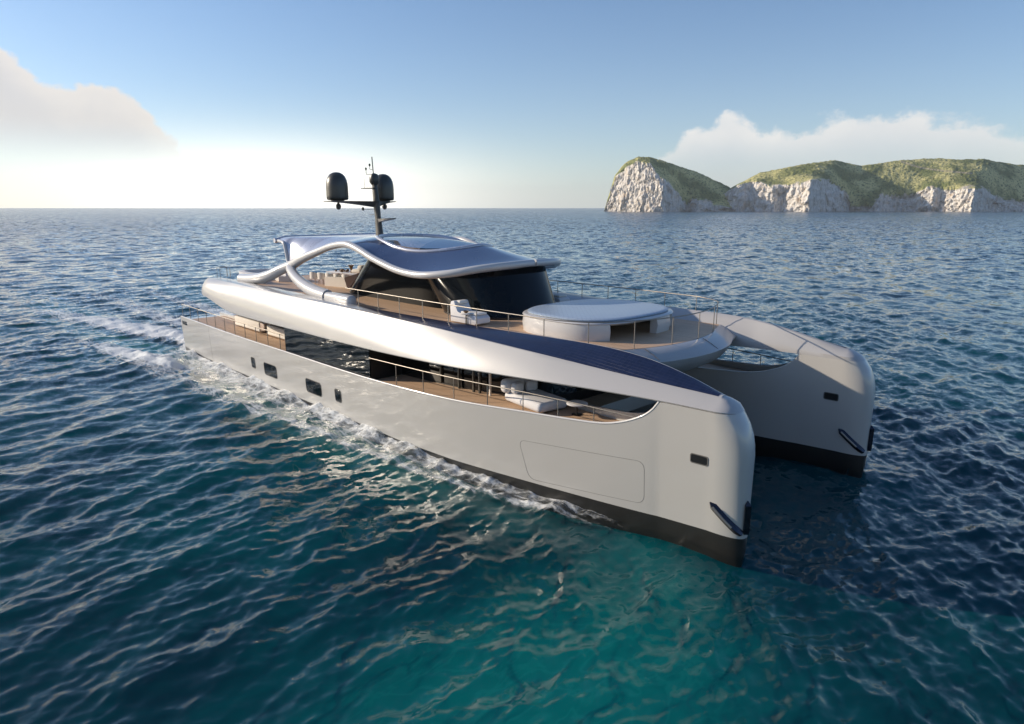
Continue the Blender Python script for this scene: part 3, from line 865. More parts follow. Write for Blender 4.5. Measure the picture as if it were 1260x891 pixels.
def build_hull(sg):
    rings = [flip([(x, y, z) for y, z in hull_ring(x)], sg) for x in XS]
    hb = hull_ring(XB)
    rings += [flip([nose(P, t) for P in hb], sg) for t in TH]
    h = MB().loft(rings).build('hull', M['pearl'], yacht, 35)
    rings = [flip([(x, y, z) for y, z in low_ring(x)], sg) for x in XS]
    lb = low_ring(XB)
    rings += [flip([nose(P, t) for P in lb], sg) for t in TH]
    MB().loft(rings).build('boot_stripe', M['boot'], h, 35)
    # teak side deck just above the hull's floor
    xs = [x for x in XS if -22.9 < x < 18.2]
    top = [(x, yo(x) - 0.17, min(z_fl(x), z_sh(x) - 0.03) + 0.012) for x in xs] + [(x, yi(x) + 0.17, min(z_fl(x), z_sh(x) - 0.03) + 0.012) for x in reversed(xs)]
    n = len(xs)
    v = flip(top, sg) + flip([(x, y, z - 0.01) for x, y, z in top], sg)
    f = [(k, k + 1, 2 * n - 2 - k, 2 * n - 1 - k) for k in range(n - 1)]
    link_mesh('side_deck', v[:2 * n], f, M['teak'], h, 30)
    rim = [(x, hy(x, z_sh(x), 1) - 0.03, z_sh(x) + 0.015) for x in np.concatenate([np.linspace(-23.2, 15.5, 50), np.linspace(15.7, 18.45, 30)])]
    MB().tube(flip(rim, sg), 0.045, 8).build('coaming', M['white'], h, 60)
    # hull windows
    def plate(x0, x1, z0, z1, off, slant=0.0, round_=0.12, n=6):
        cx_, cz_ = (x0 + x1) / 2, (z0 + z1) / 2; a, b = (x1 - x0) / 2, (z1 - z0) / 2; r_ = round_ * min(2 * a, 2 * b) * 2
        r_ = min(r_, a, b); pts = []
        for qx, qz, st in ((1, 1, 0), (-1, 1, PI / 2), (-1, -1, PI), (1, -1, 1.5 * PI)):
            for k in range(n):
                t = st + PI / 2 * k / (n - 1)
                pts.append((cx_ + qx * (a - r_) + r_ * math.cos(t), cz_ + qz * (b - r_) + r_ * math.sin(t)))
        pts = [(x - slant * (z - cz_), z) for x, z in pts]
        return pts
    def panel(name, pts, off, thick, m, par, side=1):
        A = flip([hull_surface(x, z, off, side) for x, z in pts], sg); B = flip([hull_surface(x, z, off - thick, side) for x, z in pts], sg)
        return MB().loft([A, B]).build(name, m, par, 30)
    def ring_frame(name, pts, w, off, thick, m, par, side=1):
        cx_ = sum(q[0] for q in pts) / len(pts); cz_ = sum(q[1] for q in pts) / len(pts)
        ex = max(abs(q[0] - cx_) for q in pts); ez = max(abs(q[1] - cz_) for q in pts)
        o_ = [(cx_ + (x - cx_) * (ex + w) / ex, cz_ + (z - cz_) * (ez + w) / ez) for x, z in pts]
        r4 = [[hull_surface(x, z, off, side) for x, z in pts], [hull_surface(x, z, off, side) for x, z in o_], [hull_surface(x, z, off - thick, side) for x, z in o_], [hull_surface(x, z, off - thick, side) for x, z in pts]]
        r4 = [flip(r, sg) for r in r4] ; r4.append(r4[0])
        return MB().loft(r4, caps=False).build(name, m, par, 30)
    for (x0, x1, z0, z1, sl) in ((-10.75, -10.2, 0.98, 1.62, 0.0), (-8.9, -7.2, 0.86, 1.60, -0.0), (-3.55, -1.85, 0.86, 1.60, 0.0), (-0.38, 0.22, 0.98, 1.62, 0.0)):
        pts = plate(x0, x1, z0, z1, 0.004, sl)
        w_ = panel('hull_window', pts, 0.006, 0.03, M['glass'], h)
        ring_frame('frame', pts, 0.035, 0.012, 0.04, M['seam'], w_)
    pts = plate(19.62, 20.16, 2.98, 3.24, 0.004)
    for side in (1, -1):
        w_ = panel('mooring_recess', pts, 0.006, 0.03, M['black'], h, side)
        ring_frame('frame', pts, 0.03, 0.014, 0.04, M['seam'], w_, side)
    pts = plate(-23.05, -22.0, 2.18, 2.46, 0.004)
    panel('mooring_recess', pts, 0.006, 0.03, M['glass'], h)
    # shell door outline
    a = [(12.75, 2.12), (18.0, 2.54), (18.0, 1.02), (13.2, 0.64)]
    poly = []
    for k in range(4):
        p0, p1, p2 = a[k - 1], a[k], a[(k + 1) % 4]
        for t in np.linspace(0, 1, 7):
            d0 = 0.32 / math.hypot(p0[0] - p1[0], p0[1] - p1[1]); d2 = 0.32 / math.hypot(p2[0] - p1[0], p2[1] - p1[1])
            A = (p1[0] + (p0[0] - p1[0]) * d0, p1[1] + (p0[1] - p1[1]) * d0); B = (p1[0] + (p2[0] - p1[0]) * d2, p1[1] + (p2[1] - p1[1]) * d2)
            poly.append((A[0] * (1 - t)**2 + 2 * p1[0] * t * (1 - t) + B[0] * t * t, A[1] * (1 - t)**2 + 2 * p1[1] * t * (1 - t) + B[1] * t * t))
    dense = []
    for k in range(len(poly)):
        p0, p1 = poly[k], poly[(k + 1) % len(poly)]; n_ = max(1, int(math.hypot(p1[0] - p0[0], p1[1] - p0[1]) / 0.3))
        dense += [(p0[0] + (p1[0] - p0[0]) * t / n_, p0[1] + (p1[1] - p0[1]) * t / n_) for t in range(n_)]
    ring_frame('shell_door', dense, 0.012, 0.003, 0.02, M['seam'], h)
    # vertical joint near the stern
    jb = MB().tube(flip([hull_surface(-17.6, z, 0.0) for z in np.linspace(0.4, 2.6, 8)], sg), 0.006, 5)
    jb.build('hull_joint', M['seam'], h)
    # anchor housing: blades meeting at the foot of the stem
    for side, A, B in ((1, (20.30, 1.80), (21.24, 0.96)), (-1, (20.30, 1.80), (21.24, 0.96)), (1, (21.31, 2.05), (21.31, 0.96))):
        pa = []
        for t in np.linspace(0, 1, 9):
            x = A[0] + (B[0] - A[0]) * t; z = A[1] + (B[1] - A[1]) * t
            pa.append(hull_surface(min(x, nose_x(z) - 0.0005), z, 0.02, side))
        rr = [0.02] + [0.13] * 7 + [0.10]
        arm = MB().tube(flip(pa, sg), rr, 4, 1.0).build('anchor_arm', M['anchor'], h, 20)
        MB().tube(flip([(q[0] + 0.03, q[1] + 0.12 * side * (A[0] < 21), q[2] + 0.02) for q in pa[1:-2]], sg), 0.04, 6).build('anchor_rib', M['steel'], arm, 30)
    return h


hulls = [build_hull(-1), build_hull(1)]

# ------------------------------------------------------------------ wings (the long sculpted bands) and upper deck
crest = smoothtab([(-23, 6.45, 5.98), (-17, 6.45, 5.97), (-8, 6.42, 5.88), (5.3, 6.32, 5.76), (12.4, 6.1, 5.50), (16.6, 5.68, 5.25), (20.2, 5.2, 5.07)])
icrest = smoothtab([(-23, 5.2, 5.90), (-8, 5.3, 5.84), (0, 5.35, 5.78), (5, 5.35, 5.80), (9, 5.28, 5.86), (12.2, 5.1, 5.90), (14.3, 4.95, 5.92), (15.8, 4.85, 5.88), (17.3, 4.75, 5.72), (18.8, 4.78, 5.42), (20.2, 4.95, 5.08)])
DECK = 5.5


def wing_ring(x):
    o_, zl = yo(x), z_wl(x); cy_, cz_ = crest(x); iy, iz = icrest(x)
    if x < 14.8: by, bz = 4.25, DECK - 0.12
    else:
        t = min(1, (x - 14.8) / 1.6); by = 4.25 + (yi(x) - 4.25) * t; bz = (DECK - 0.12) + (z_wl(x) + 0.15 - DECK + 0.12) * t
    R_ = [(o_ - 0.10, zl), (o_ - 0.02, zl + 0.012), (o_, zl + 0.05)]
    kb = float(np.interp(x, [-17, -8, 6], [0.66, 0.58, 0.42])); kf = float(np.interp(x, [-17, -8, 6], [0.0, -0.06, -0.16]))
    P0, P1, P2 = (o_, zl + 0.05), (o_ + kf, zl + kb * (cz_ - zl)), (cy_, cz_)
    for k in range(1, 11):
        t = k / 10; R_.append((P0[0] * (1 - t)**2 + 2 * P1[0] * t * (1 - t) + P2[0] * t * t, P0[1] * (1 - t)**2 + 2 * P1[1] * t * (1 - t) + P2[1] * t * t))
    for k in range(1, 7):
        t = k / 7; R_.append((cy_ + (iy - cy_) * t, cz_ + (iz - cz_) * t + 0.035 * math.sin(PI * t)))
    R_.append((iy, iz)); R_.append((iy - 0.10, iz - 0.03))
    for t in (0.35, 0.7, 1.0): R_.append((iy - 0.1 + (by - iy + 0.1) * t, iz - 0.03 + (bz - iz + 0.03) * t ** 1.3))
    R_.append((min(by, yi(x)), zl + 0.0)); R_.append((yi(x) + 0.3, zl))
    return R_


WXS = sorted(set([-17.4 + 0.8 * k for k in range(43)] + [15.9 + 0.3 * k for k in range(14)] + [XB]))
WXS = [x for x in WXS if x <= XB]


def build_wing(sg):
    rings = []
    r0 = wing_ring(-17.4)
    for k in range(10, 0, -1):
        t = k / 10 * PI / 2; sca = math.cos(t) ** 0.7
        sca = max(sca, 0.0)
        rings.append(flip([(-17.4 - 2.1 * math.sin(t) + 0.10 * math.sin(t) * (z - 5.3), 5.2 + (y - 5.2) * (0.30 + 0.70 * sca), 5.45 + (z - 5.45) * sca ** 0.8) for y, z in r0], sg))
    rings += [flip([(x, y, z) for y, z in wing_ring(x)], sg) for x in WXS]
    wb = wing_ring(XB)
    rings += [flip([nose(P, t) for P in wb], sg) for t in TH]
    w = MB().loft(rings).build('wing', M['wing'], yacht, 28)
    # solar cells laid over the top of the band
    rows = []
    xs = [x for x in WXS if -0.4 <= x <= 20.0] + [20.1]
    for x in xs:
        cy_, cz_ = crest(x); iy, iz = icrest(x)
        # the cells begin as a sliver by the pillar and widen forward
        t0 = float(np.interp(x, [-0.4, 4.0, 20], [0.86, 0.03, 0.03]))
        rows.append([(x, cy_ + (iy - cy_) * t, cz_ + (iz - cz_) * t + 0.035 * math.sin(PI * t) + 0.008) for t in np.linspace(t0, 0.97, 8)])
    MB().loft([flip(r, sg) for r in rows], closed=False, caps=False).build('solar_panel', M['solar'], w, 30)
    # ceiling under the band, over the side deck
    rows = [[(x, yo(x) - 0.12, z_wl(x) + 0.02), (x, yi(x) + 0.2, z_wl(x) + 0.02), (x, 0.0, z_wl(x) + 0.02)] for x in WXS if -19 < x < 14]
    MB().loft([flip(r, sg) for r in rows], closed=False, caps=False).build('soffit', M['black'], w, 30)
    return w


wings = [build_wing(-1), build_wing(1)]

# upper deck slab with the curved front lip
front = smoothtab([(-4.5, 14.75), (-3.5, 15.1), (-2.3, 15.6), (-0.8, 15.9), (0.8, 15.9), (2.3, 15.6), (3.5, 15.1), (4.5, 14.75)])
rows = []
for y in np.linspace(-4.75, 4.75, 41):
    fx_ = front(float(np.clip(y, -4.5, 4.5)))
    e_ = (abs(y) / 4.75) ** 2
    rows.append([(-20.0, y, 4.6), (-20.2, y, 5.0), (-20.0, y, DECK - 0.03), (fx_ - 0.3, y, DECK - 0.03), (fx_, y, DECK + 0.0), (fx_ + 0.40, y, DECK - 0.17), (fx_ + 0.78, y, DECK - 0.36), (fx_ + 0.81, y, DECK - 0.40), (fx_ + 0.72, y, DECK - 0.62),
                 (fx_ + 0.40, y, DECK - 0.98), (fx_ - 0.15, y, DECK - 1.28), (fx_ - 0.9, y, DECK - 1.42), (fx_ - 2.0, y, DECK - 1.50), (5.0, y, DECK - 1.3), (-10, y, DECK - 1.35)])
MB().loft(rows).build('upper_deck', M['wing'], yacht, 30)
rows = []
for y in np.linspace(-4.35, 4.35, 41):
    fx_ = front(y) - 0.06
    rows.append([(x, y, DECK + 0.004) for x in np.linspace(-19.7, fx_, 12)])
MB().loft(rows, closed=False, caps=False).build('teak_deck', M['teak'], yacht, 30)
for y in (-2.6, 0.9):
    f0 = front(y)
    MB().tube([(f0 + 0.05, y, DECK + 0.0), (f0 + 0.42, y, DECK - 0.158), (f0 + 0.75, y, DECK - 0.345)], 0.012, 5).build('deck_joint', M['seam'], yacht)

# bridge deck between the hulls and the main deck aft
MB().box((-22.6, -3.92, 1.55), (12.5, 3.92, 2.52), 0.12).build('bridge_deck', M['pearl'], yacht)
MB().loft([[(-22.4, y, 2.535), (13.0, y, 2.535)] for y in (-4.1, -2, 0, 2, 4.1)], closed=False, caps=False).build('main_deck', M['teak'], yacht)
MB().box((-22.3, -2.6, 2.54), (-19.6, 2.6, 2.60), 0.03).build('stern_pool', M['glass'], yacht)

# main deck house ------------------------------------------------------
def supo(cx_, cy_, a, b, n_, k=64, lo=0.0, hi=2 * PI, end=False):
    P = []
    m_ = k if not end else k - 1
    for i in range(k):
        t = lo + (hi - lo) * i / m_
        c_, s_ = math.cos(t), math.sin(t)
        P.append((cx_ + a * math.copysign(abs(c_) ** (2 / n_), c_), cy_ + b * math.copysign(abs(s_) ** (2 / n_), s_)))
    return P


MB().prism(supo(2.6, 0, 9.2, 5.1, 4.0, 96), 2.5, 4.5).build('main_deck_house', M['glass'], yacht, 30)
for sg in (-1, 1):
    xs = np.linspace(-5.85, 3.0, 12)
    A = [(x, yo(x) - 0.10, 2.65) for x in xs]; B = [(x, yo(x) - 0.10, z_wl(x) + 0.03) for x in xs]
    C = [(x, yo(x) - 0.14, z_wl(x) + 0.03) for x in xs]; D = [(x, yo(x) - 0.14, 2.65) for x in xs]
    gl = MB().loft([flip(r, sg) for r in (A, B, C, D, A)], closed=False, caps=False).build('saloon_window', M['glass'], yacht, 30)
    for x in (-5.85, 3.0):
        MB().box((x - 0.03, min(sg * 5.0, sg * (yo(x) - 0.15)), 2.62), (x + 0.03, max(sg * 5.0, sg * (yo(x) - 0.15)), z_wl(x) + 0.02)).build('return_wall', M['black'], gl)
    for x in (6.2, 7.5, 8.5, 8.9):
        MB().box((x - 0.05, sg * 5.12 - 0.05, 2.84), (x + 0.05, sg * 5.12 + 0.05, 4.42), 0.01).build('door_post', M['mast'], yacht)
    MB().box((9.55, sg * 5.14 - 0.04, 2.88), (9.63, sg * 5.14 + 0.04, 4.45), 0.01).build('door_post', M['cloth'], yacht)


# ------------------------------------------------------------------ railings
def railing(path, spacing, h, r=0.028, first=0.0, base=None, lower=False):
    P = [Vector(q) for q in path]
    rail = MB().tube([q + Vector((0, 0, h)) for q in P], r, 8).build('railing', M['steel'], yacht, 60)
    if lower: MB().tube([q + Vector((0, 0, h * 0.5)) for q in P], 0.008, 5).build('wire', M['steel'], rail, 60)
    acc = spacing - first; nxt = 0
    for i in range(len(P) - 1):
        seg = (P[i + 1] - P[i]).length; t = 0
        while acc + (seg - t) >= spacing:
            t += spacing - acc; acc = 0
            q = P[i].lerp(P[i + 1], t / seg)
            MB().tube([q - Vector((0, 0, 0.05)), q + Vector((0, 0, h))], 0.020, 6).build('post', M['steel'], rail, 60)
        acc += seg - t
    return rail


up = [(x, -icrest(x)[0] + 0.03, icrest(x)[1] - 0.01) for x in np.linspace(-1.6, 13.2, 24)]
arc = [(front(y) - 0.05, y, DECK) for y in np.linspace(-3.7, 3.7, 25)]
full = up + [(14.2, -4.55, 5.72), (14.8, -4.05, 5.55)] + arc + [(14.8, 4.05, 5.55), (14.2, 4.55, 5.72)] + [(x, -y, z) for x, y, z in reversed(up)]
# keep the handrail level while the posts stand on the sloping band
Pp = [Vector(q) for q in full]
hr = [Vector((q.x, q.y, 6.58)) for q in Pp]
rail = MB().tube(hr, 0.024, 8).build('railing', M['steel'], yacht, 60)
acc = 0.6
for i in range(len(Pp) - 1):
    seg = (hr[i + 1] - hr[i]).length; t = 0
    while acc + (seg - t) >= 1.85:
        t += 1.85 - acc; acc = 0
        q = Pp[i].lerp(Pp[i + 1], t / seg)
        MB().tube([(q.x, q.y, q.z - 0.04), (q.x, q.y, 6.58)], 0.020, 6).build('post', M['steel'], rail, 60)
    acc += seg - t

for sg in (-1, 1):
    xs = np.linspace(3.0, 17.6, 26)
    zr = smoothtab([(3.0, 3.78), (9, 3.92), (13, 4.02), (15.5, 4.02), (17.6, 3.98)])
    pr = [Vector((x, sg * (yo(x) - 0.10), zr(x))) for x in xs]
    rl = MB().tube(pr, 0.024, 8).build('railing', M['steel'], yacht, 60)
    for x in (5.2, 7.2, 9.2, 11.1, 12.9, 14.5, 16.0):
        MB().tube([(x, sg * (yo(x) - 0.10), z_sh(x)), (x, sg * (yo(x) - 0.10), zr(x))], 0.020, 6).build('post', M['steel'], rl, 60)
    railing([(x, sg * (yo(x) - 0.10), z_sh(x)) for x in np.linspace(-23.0, -6.3, 14)], 1.65, 0.95, 0.022)

# ------------------------------------------------------------------ roof
ze = smoothtab([(-12.2, 8.64), (-11.5, 8.62), (-10.9, 8.55), (-10.72, 8.36), (-10.55, 7.9), (-10.4, 7.45), (-10.28, 7.22), (-10.1, 7.17), (-9.5, 7.33), (-8.5, 7.68), (-7, 8.10), (-5, 8.58), (-3.4, 8.74), (-2.2, 8.52), (-0.8, 8.10), (1.4, 7.62), (3.2, 7.51), (5.0, 7.68), (6.3, 7.95), (7.1, 8.10)])
zc = smoothtab([(-12.2, 8.88), (-6.4, 9.02), (-3, 9.14), (0, 9.18), (2.5, 8.92), (5, 8.42), (6.3, 8.17), (7.1, 8.12)])
bw0 = smoothtab([(-12.2, 4.0), (-10, 4.25), (-6, 4.1), (0, 4.05), (3.1, 4.0)])
NOSE_C, NOSE_A = 3.1, 4.0


def bw(x):
    if x <= NOSE_C: return bw0(x)
    return 4.0 * max(1e-4, 1 - ((x - NOSE_C) / NOSE_A) ** 2.2) ** (1 / 2.2)


def roof_z(x, v):
    a = abs(v)
    k = float(np.interp(x, [-10.3, -9.2, -8, -5.5, -3, 0, 7], [18.0, 9.0, 5.0, 2.6, 1.7, 1.35, 1.6]))
    return zc(x) + (ze(x) - zc(x)) * a ** k


SKC, SKA, SKB = (-0.9, 0.0), 4.1, 2.55
RX_ = np.concatenate([np.linspace(-12.2, -11.0, 12), np.linspace(-10.95, -10.0, 40), np.linspace(-9.95, -8.0, 32), np.linspace(-7.9, 3.0, 140), 3.1 + 4.0 * np.sin(np.linspace(0, PI / 2, 60))]); RV = np.sin(np.linspace(-PI / 2, PI / 2, 121))
v = []; f = []
for x in RX_:
    for q in RV: v.append((x, q * bw(x), roof_z(x, q)))
nv = len(RV)


def in_sky(x, y, k=1.0): return ((x - SKC[0]) / (SKA * k)) ** 2 + ((y - SKC[1]) / (SKB * k)) ** 2 < 1


hole_v = set()
for i in range(len(RX_) - 1):
    for j in range(nv - 1):
        q = (i * nv + j, (i + 1) * nv + j, (i + 1) * nv + j + 1, i * nv + j + 1)
        if all(in_sky(v[k][0], v[k][1]) for k in q): continue
        f.append(q)
roof = link_mesh('roof', v, f, M['silver'], yacht, 60)
# dark glossy sheet: shade forward of the roof crest, put into its colour
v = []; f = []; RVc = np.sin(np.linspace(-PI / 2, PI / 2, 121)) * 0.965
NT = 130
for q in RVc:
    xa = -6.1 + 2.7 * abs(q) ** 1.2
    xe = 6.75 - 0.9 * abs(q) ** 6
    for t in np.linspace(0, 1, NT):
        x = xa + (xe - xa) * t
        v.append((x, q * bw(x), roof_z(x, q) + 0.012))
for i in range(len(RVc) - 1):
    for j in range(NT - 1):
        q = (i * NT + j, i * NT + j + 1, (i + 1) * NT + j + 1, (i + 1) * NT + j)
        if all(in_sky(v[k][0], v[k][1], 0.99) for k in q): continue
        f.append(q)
link_mesh('roof_shade_sheet', v, f, M['roofshade'], roof, 60)
so = roof.modifiers.new('thickness', 'SOLIDIFY'); so.thickness = 0.20; so.offset = -1 if True else 1
# rim and pane of the skylight
el = []
for k in range(73):
    t = 2 * PI * k / 72; x = SKC[0] + SKA * math.cos(t); y = SKC[1] + SKB * math.sin(t)
    el.append((x, y, roof_z(x, y / bw(x))))
skl = MB().tube(el, 0.13, 8, 0.8).build('skylight', M['silver'], roof, 60)
rows = []
for k in np.linspace(0.02, 0.99, 9):
    rows.append([(SKC[0] + SKA * k * math.cos(2 * PI * i / 72), SKC[1] + SKB * k * math.sin(2 * PI * i / 72)) for i in range(72)])
MB().loft([[(x, y, (roof_z(x, y / bw(x)) - 0.01) * 0.55 + 0.45 * (8.98 - 0.035 * (x + 3.5))) for x, y in r] for r in rows], caps=False).build('pane', M['clear'], skl, 60)
# edge tubes
for sg in (-1, 1):
    e1 = [(x, sg * bw(x), ze(x)) for x in np.concatenate([3.1 + 4.0 * np.cos(np.linspace(0.0, PI / 2, 30)), np.linspace(3.0, -9.9, 70)])]
    tail = [(-10.9, sg * 4.55, 6.86), (-11.8, sg * 4.78, 6.50), (-12.8, sg * 4.93, 6.26), (-13.8, sg * 5.0, 6.12), (-14.8, sg * 5.05, 6.04), (-15.8, sg * 5.08, 6.01)]
    n1 = len(e1)
    rr = [float(np.interp(q[0], [-15.8, -13, -10, -6, 0, 11.6], [0.33, 0.36, 0.31, 0.20, 0.19, 0.15])) for q in e1 + tail]
    MB().tube(e1 + tail, rr, 14).build('roof_arm', M['white'], roof, 60)
    e2 = [(x, sg * bw(x), ze(x)) for x in np.concatenate([np.linspace(-12.1, -10.95, 8), np.linspace(-10.9, -10.05, 24)])]
    leg = [(-9.6, sg * 4.45, 6.98), (-9.0, sg * 4.6, 6.74), (-8.2, sg * 4.75, 6.50), (-7.2, sg * 4.9, 6.28), (-6.2, sg * 5.0, 6.10), (-5.2, sg * 5.05, 5.98), (-4.0, sg * 5.08, 5.90)]
    rr = [float(np.interp(q[0], [-12.2, -11, -10.4, -10, -6, -4], [0.11, 0.11, 0.10, 0.30, 0.36, 0.36])) for q in e2 + leg]
    MB().tube(e2 + leg, rr, 14).build('roof_arm', M['white'], roof, 60)
    MB().box((-4.05, sg * 5.08 - 0.30, 5.42), (-1.3, sg * 5.08 + 0.30, 6.16), 0.22, 5).build('arm_foot', M['white'], roof, 60)
MB().tube([(-12.2, q * bw(-12.2), roof_z(-12.2, max(-0.97, min(0.97, q))) - 0.09) for q in np.linspace(-1.05, 1.05, 41)], 0.16, 12).build('roof_brow', M['silver'], roof, 60)

# upper saloon: raked oval of dark glass, and the longer aft part
def roof_under(x, y):
    return roof_z(x, max(-1.0, min(1.0, y / max(bw(x), 0.3)))) - 0.19


rings = []
for k in range(9):
    t = k / 8
    P = supo(4.75 - 1.6 * t, 0, 2.85 + 0.5 * t, 2.8 + 0.3 * t, 2.3, 72)
    rings.append([(x, y, DECK + 0.01 + (roof_under(x, y) - DECK) * t) for x, y in P])
house = MB().loft(rings, caps=False).build('upper_saloon', M['glass_dim'], yacht, 30)
rings = []
for k in range(6):
    t = k / 5; P = supo(-2.5 + 1.6 * t, 0, 5.7 - 1.8 * t, 1.95 + 0.4 * t, 5, 64)
    rings.append([(x, y, DECK + 0.012 + 2.5 * t) for x, y in P])
MB().loft(rings, caps=False).build('saloon_extension', M['smoke'], house, 30)
MB().loft([[(x, y, DECK + z_) for x, y in supo(4.8, 0, 2.85 + d_, 2.85 + d_, 2.3, 72)] for z_, d_ in ((0.006, 0.02), (0.10, 0.02), (0.10, -0.04))]).build('base_trim', M['black'], house, 30)

# ------------------------------------------------------------------ mast
mast = MB()
rings = []
for z, x, a, b in ((8.9, -6.35, 0.34, 0.22), (9.3, -6.38, 0.30, 0.19), (10.2, -6.48, 0.24, 0.16), (10.9, -6.55, 0.26, 0.18), (11.3, -6.60, 0.24, 0.16), (12.2, -6.70, 0.20, 0.14), (12.75, -6.75, 0.12, 0.09)):
    rings.append([(x + a * math.cos(2 * PI * k / 14), b * math.sin(2 * PI * k / 14), z) for k in range(14)])
mast.loft(rings)
mast = mast.build('mast', M['mast'], yacht, 40)
arm = MB()
for sg in (-1, 1):
    sec = []
    for t in np.linspace(0, 1, 9):
        x = -6.55 - 1.45 * t ** 0.8; y = sg * (2.55 if sg < 0 else 2.05) * t; hgt = 0.32 * (1 - t) ** 1.6 + 0.06; wd = 0.30 + 0.34 * t
        z0 = 11.10 + 0.02 * t
        sec.append([(x - wd, y, z0), (x + wd, y, z0), (x + wd * 0.6, y, z0 - hgt), (x - wd * 0.6, y, z0 - hgt)])
    arm.loft(sec)
arm.build('crossarm', M['mast'], mast, 40)
for yd in (-1.88, 1.45):
    dm = MB().lathe([(0.40, 0), (0.60, 0.03), (0.655, 0.10), (0.66, 0.25), (0.66, 0.75), (0.645, 1.0), (0.60, 1.22), (0.51, 1.42), (0.38, 1.56), (0.20, 1.65), (0.0, 1.68)], (-7.95, yd, 11.15)).build('satellite_dome', M['dome'], mast, 50)
    MB().lathe([(0.30, -0.06), (0.40, -0.03), (0.40, 0.01)], (-7.95, yd, 11.16)).build('dome_foot', M['mast'], dm, 40)
    MB().lathe([(0.05, 0.32), (0.05, 0.24), (0.14, 0.12), (0.17, 0.0), (0.10, -0.14), (0.0, -0.18)], (-7.9, yd, 10.76), 14).build('deck_light', M['mast'], mast, 40)
rd = MB()
rd.loft([[(-6.3, y, 10.05) for y in (-0.16, 0.16)] + [(-6.3, y, 9.83) for y in (0.12, -0.12)], [(-5.3, y, 10.08) for y in (-0.30, 0.30)] + [(-5.3, y, 9.98) for y in (0.28, -0.28)], [(-4.75, y, 10.10) for y in (-0.16, 0.16)] + [(-4.75, y, 10.04) for y in (0.16, -0.16)]])
rd.build('radar_platform', M['mast'], mast, 40)
MB().lathe([(0.0, -0.3), (0.20, -0.26), (0.30, -0.1), (0.30, 0.15), (0.22, 0.36), (0.0, 0.44)], (-6.62, -0.05, 12.35), 16).build('mast_head', M['mast'], mast, 40)
MB().box((-7.9, -0.25, 11.86), (-6.5, 0.25, 11.92), 0.02).build('spreader', M['mast'], mast)
MB().tube([(-6.76, 0, 12.6), (-6.86, 0, 13.75)], 0.035, 6).build('antenna', M['mast'], mast)
MB().tube([(-6.8, 0, 12.72), (-7.5, -0.05, 12.74), (-7.52, -0.05, 13.0)], 0.02, 6).build('antenna', M['mast'], mast)
MB().lathe([(0, 0), (0.06, 0.03), (0.06, 0.14), (0, 0.18)], (-7.52, -0.05, 12.98), 10).build('wind_sensor', M['mast'], mast)
MB().tube([(-6.8, 0, 13.0), (-7.15, 0, 13.02), (-7.16, 0, 13.22)], 0.018, 6).build('antenna', M['mast'], mast)
MB().lathe([(0, 0), (0.06, 0.03), (0.06, 0.14), (0, 0.18)], (-7.16, 0, 13.2), 10).build('wind_sensor', M['mast'], mast)
MB().tube([(-7.7, -0.1, 11.9), (-7.7, -0.1, 12.5)], 0.010, 5).build('antenna', M['mast'], mast)
MB().tube([(-6.5, 0, 10.28), (-7.2, -0.1, 10.28)], 0.02, 6).build('antenna', M['mast'], mast)
MB().lathe([(0, 0), (0.08, 0.05), (0.08, 0.18), (0, 0.24)], (-7.35, -0.5, 10.52), 10).build('horn', M['mast'], mast)
MB().tube([(-7.35, -0.5, 10.6), (-6.5, -0.05, 10.6)], 0.012, 5).build('antenna', M['mast'], mast)

# ------------------------------------------------------------------ foredeck lounge pod (built in)
PC = (11.35, -0.22)
pod = empty('lounge_pod', (0, 0, 0)); pod.parent = yacht
wl = MB()
for lo, hi in ((0.85, 2 * PI - 0.60), (0.08, 0.42)):
    n_ = 70 if lo > 0.5 else 14
    O_ = supo(PC[0], PC[1], 2.72, 3.30, 2.8, n_, lo, hi, True); I_ = supo(PC[0], PC[1], 2.42, 3.0, 2.8, n_, lo, hi, True)
    rings = [[(x, y, DECK + 0.005), (x + (x - PC[0]) * 0.02, y * 1.01, DECK + 0.35), (x, y, DECK + 0.66), (xi, yi_, DECK + 0.66), (xi, yi_, DECK + 0.005)] for (x, y), (xi, yi_) in zip(O_, I_)]
    wl.loft(rings)
wl.build('pod_wall', M['white'], pod, 40)
MB().loft([[(x, y, DECK + z_) for x, y in supo(PC[0], PC[1], 2.60 + d_, 3.18 + d_, 2.8, 80)] for z_, d_ in ((0.60, 0.0), (0.655, 0.11), (0.70, 0.16), (0.745, 0.13), (0.765, 0.06))]).build('pod_roof', M['white'], pod, 50)
MB().loft([[(x, y, DECK + z_) for x, y in supo(PC[0], PC[1], 2.50 + d_, 3.06 + d_, 2.8, 80)] for z_, d_ in ((0.766, 0.0), (0.79, 0.06), (0.83, 0.07), (0.865, 0.0), (0.88, -0.14), (0.885, -1.2), (0.885, -2.2))]).build('pod_cushion', M['quilt'], pod, 50)
O_ = supo(PC[0] - 0.2, PC[1], 1.5, 2.2, 2.5, 40, 1.1, 2 * PI - 1.1, True); I_ = supo(PC[0] - 0.2, PC[1], 0.75, 1.4, 2.5, 40, 1.1, 2 * PI - 1.1, True)
MB().loft([[(x, y, DECK + 0.006), (x, y, DECK + 0.42), (xi, yi_, DECK + 0.42), (xi, yi_, DECK + 0.006)] for (x, y), (xi, yi_) in zip(O_, I_)]).build('pod_bench', M['cloth_grey'], pod, 40)

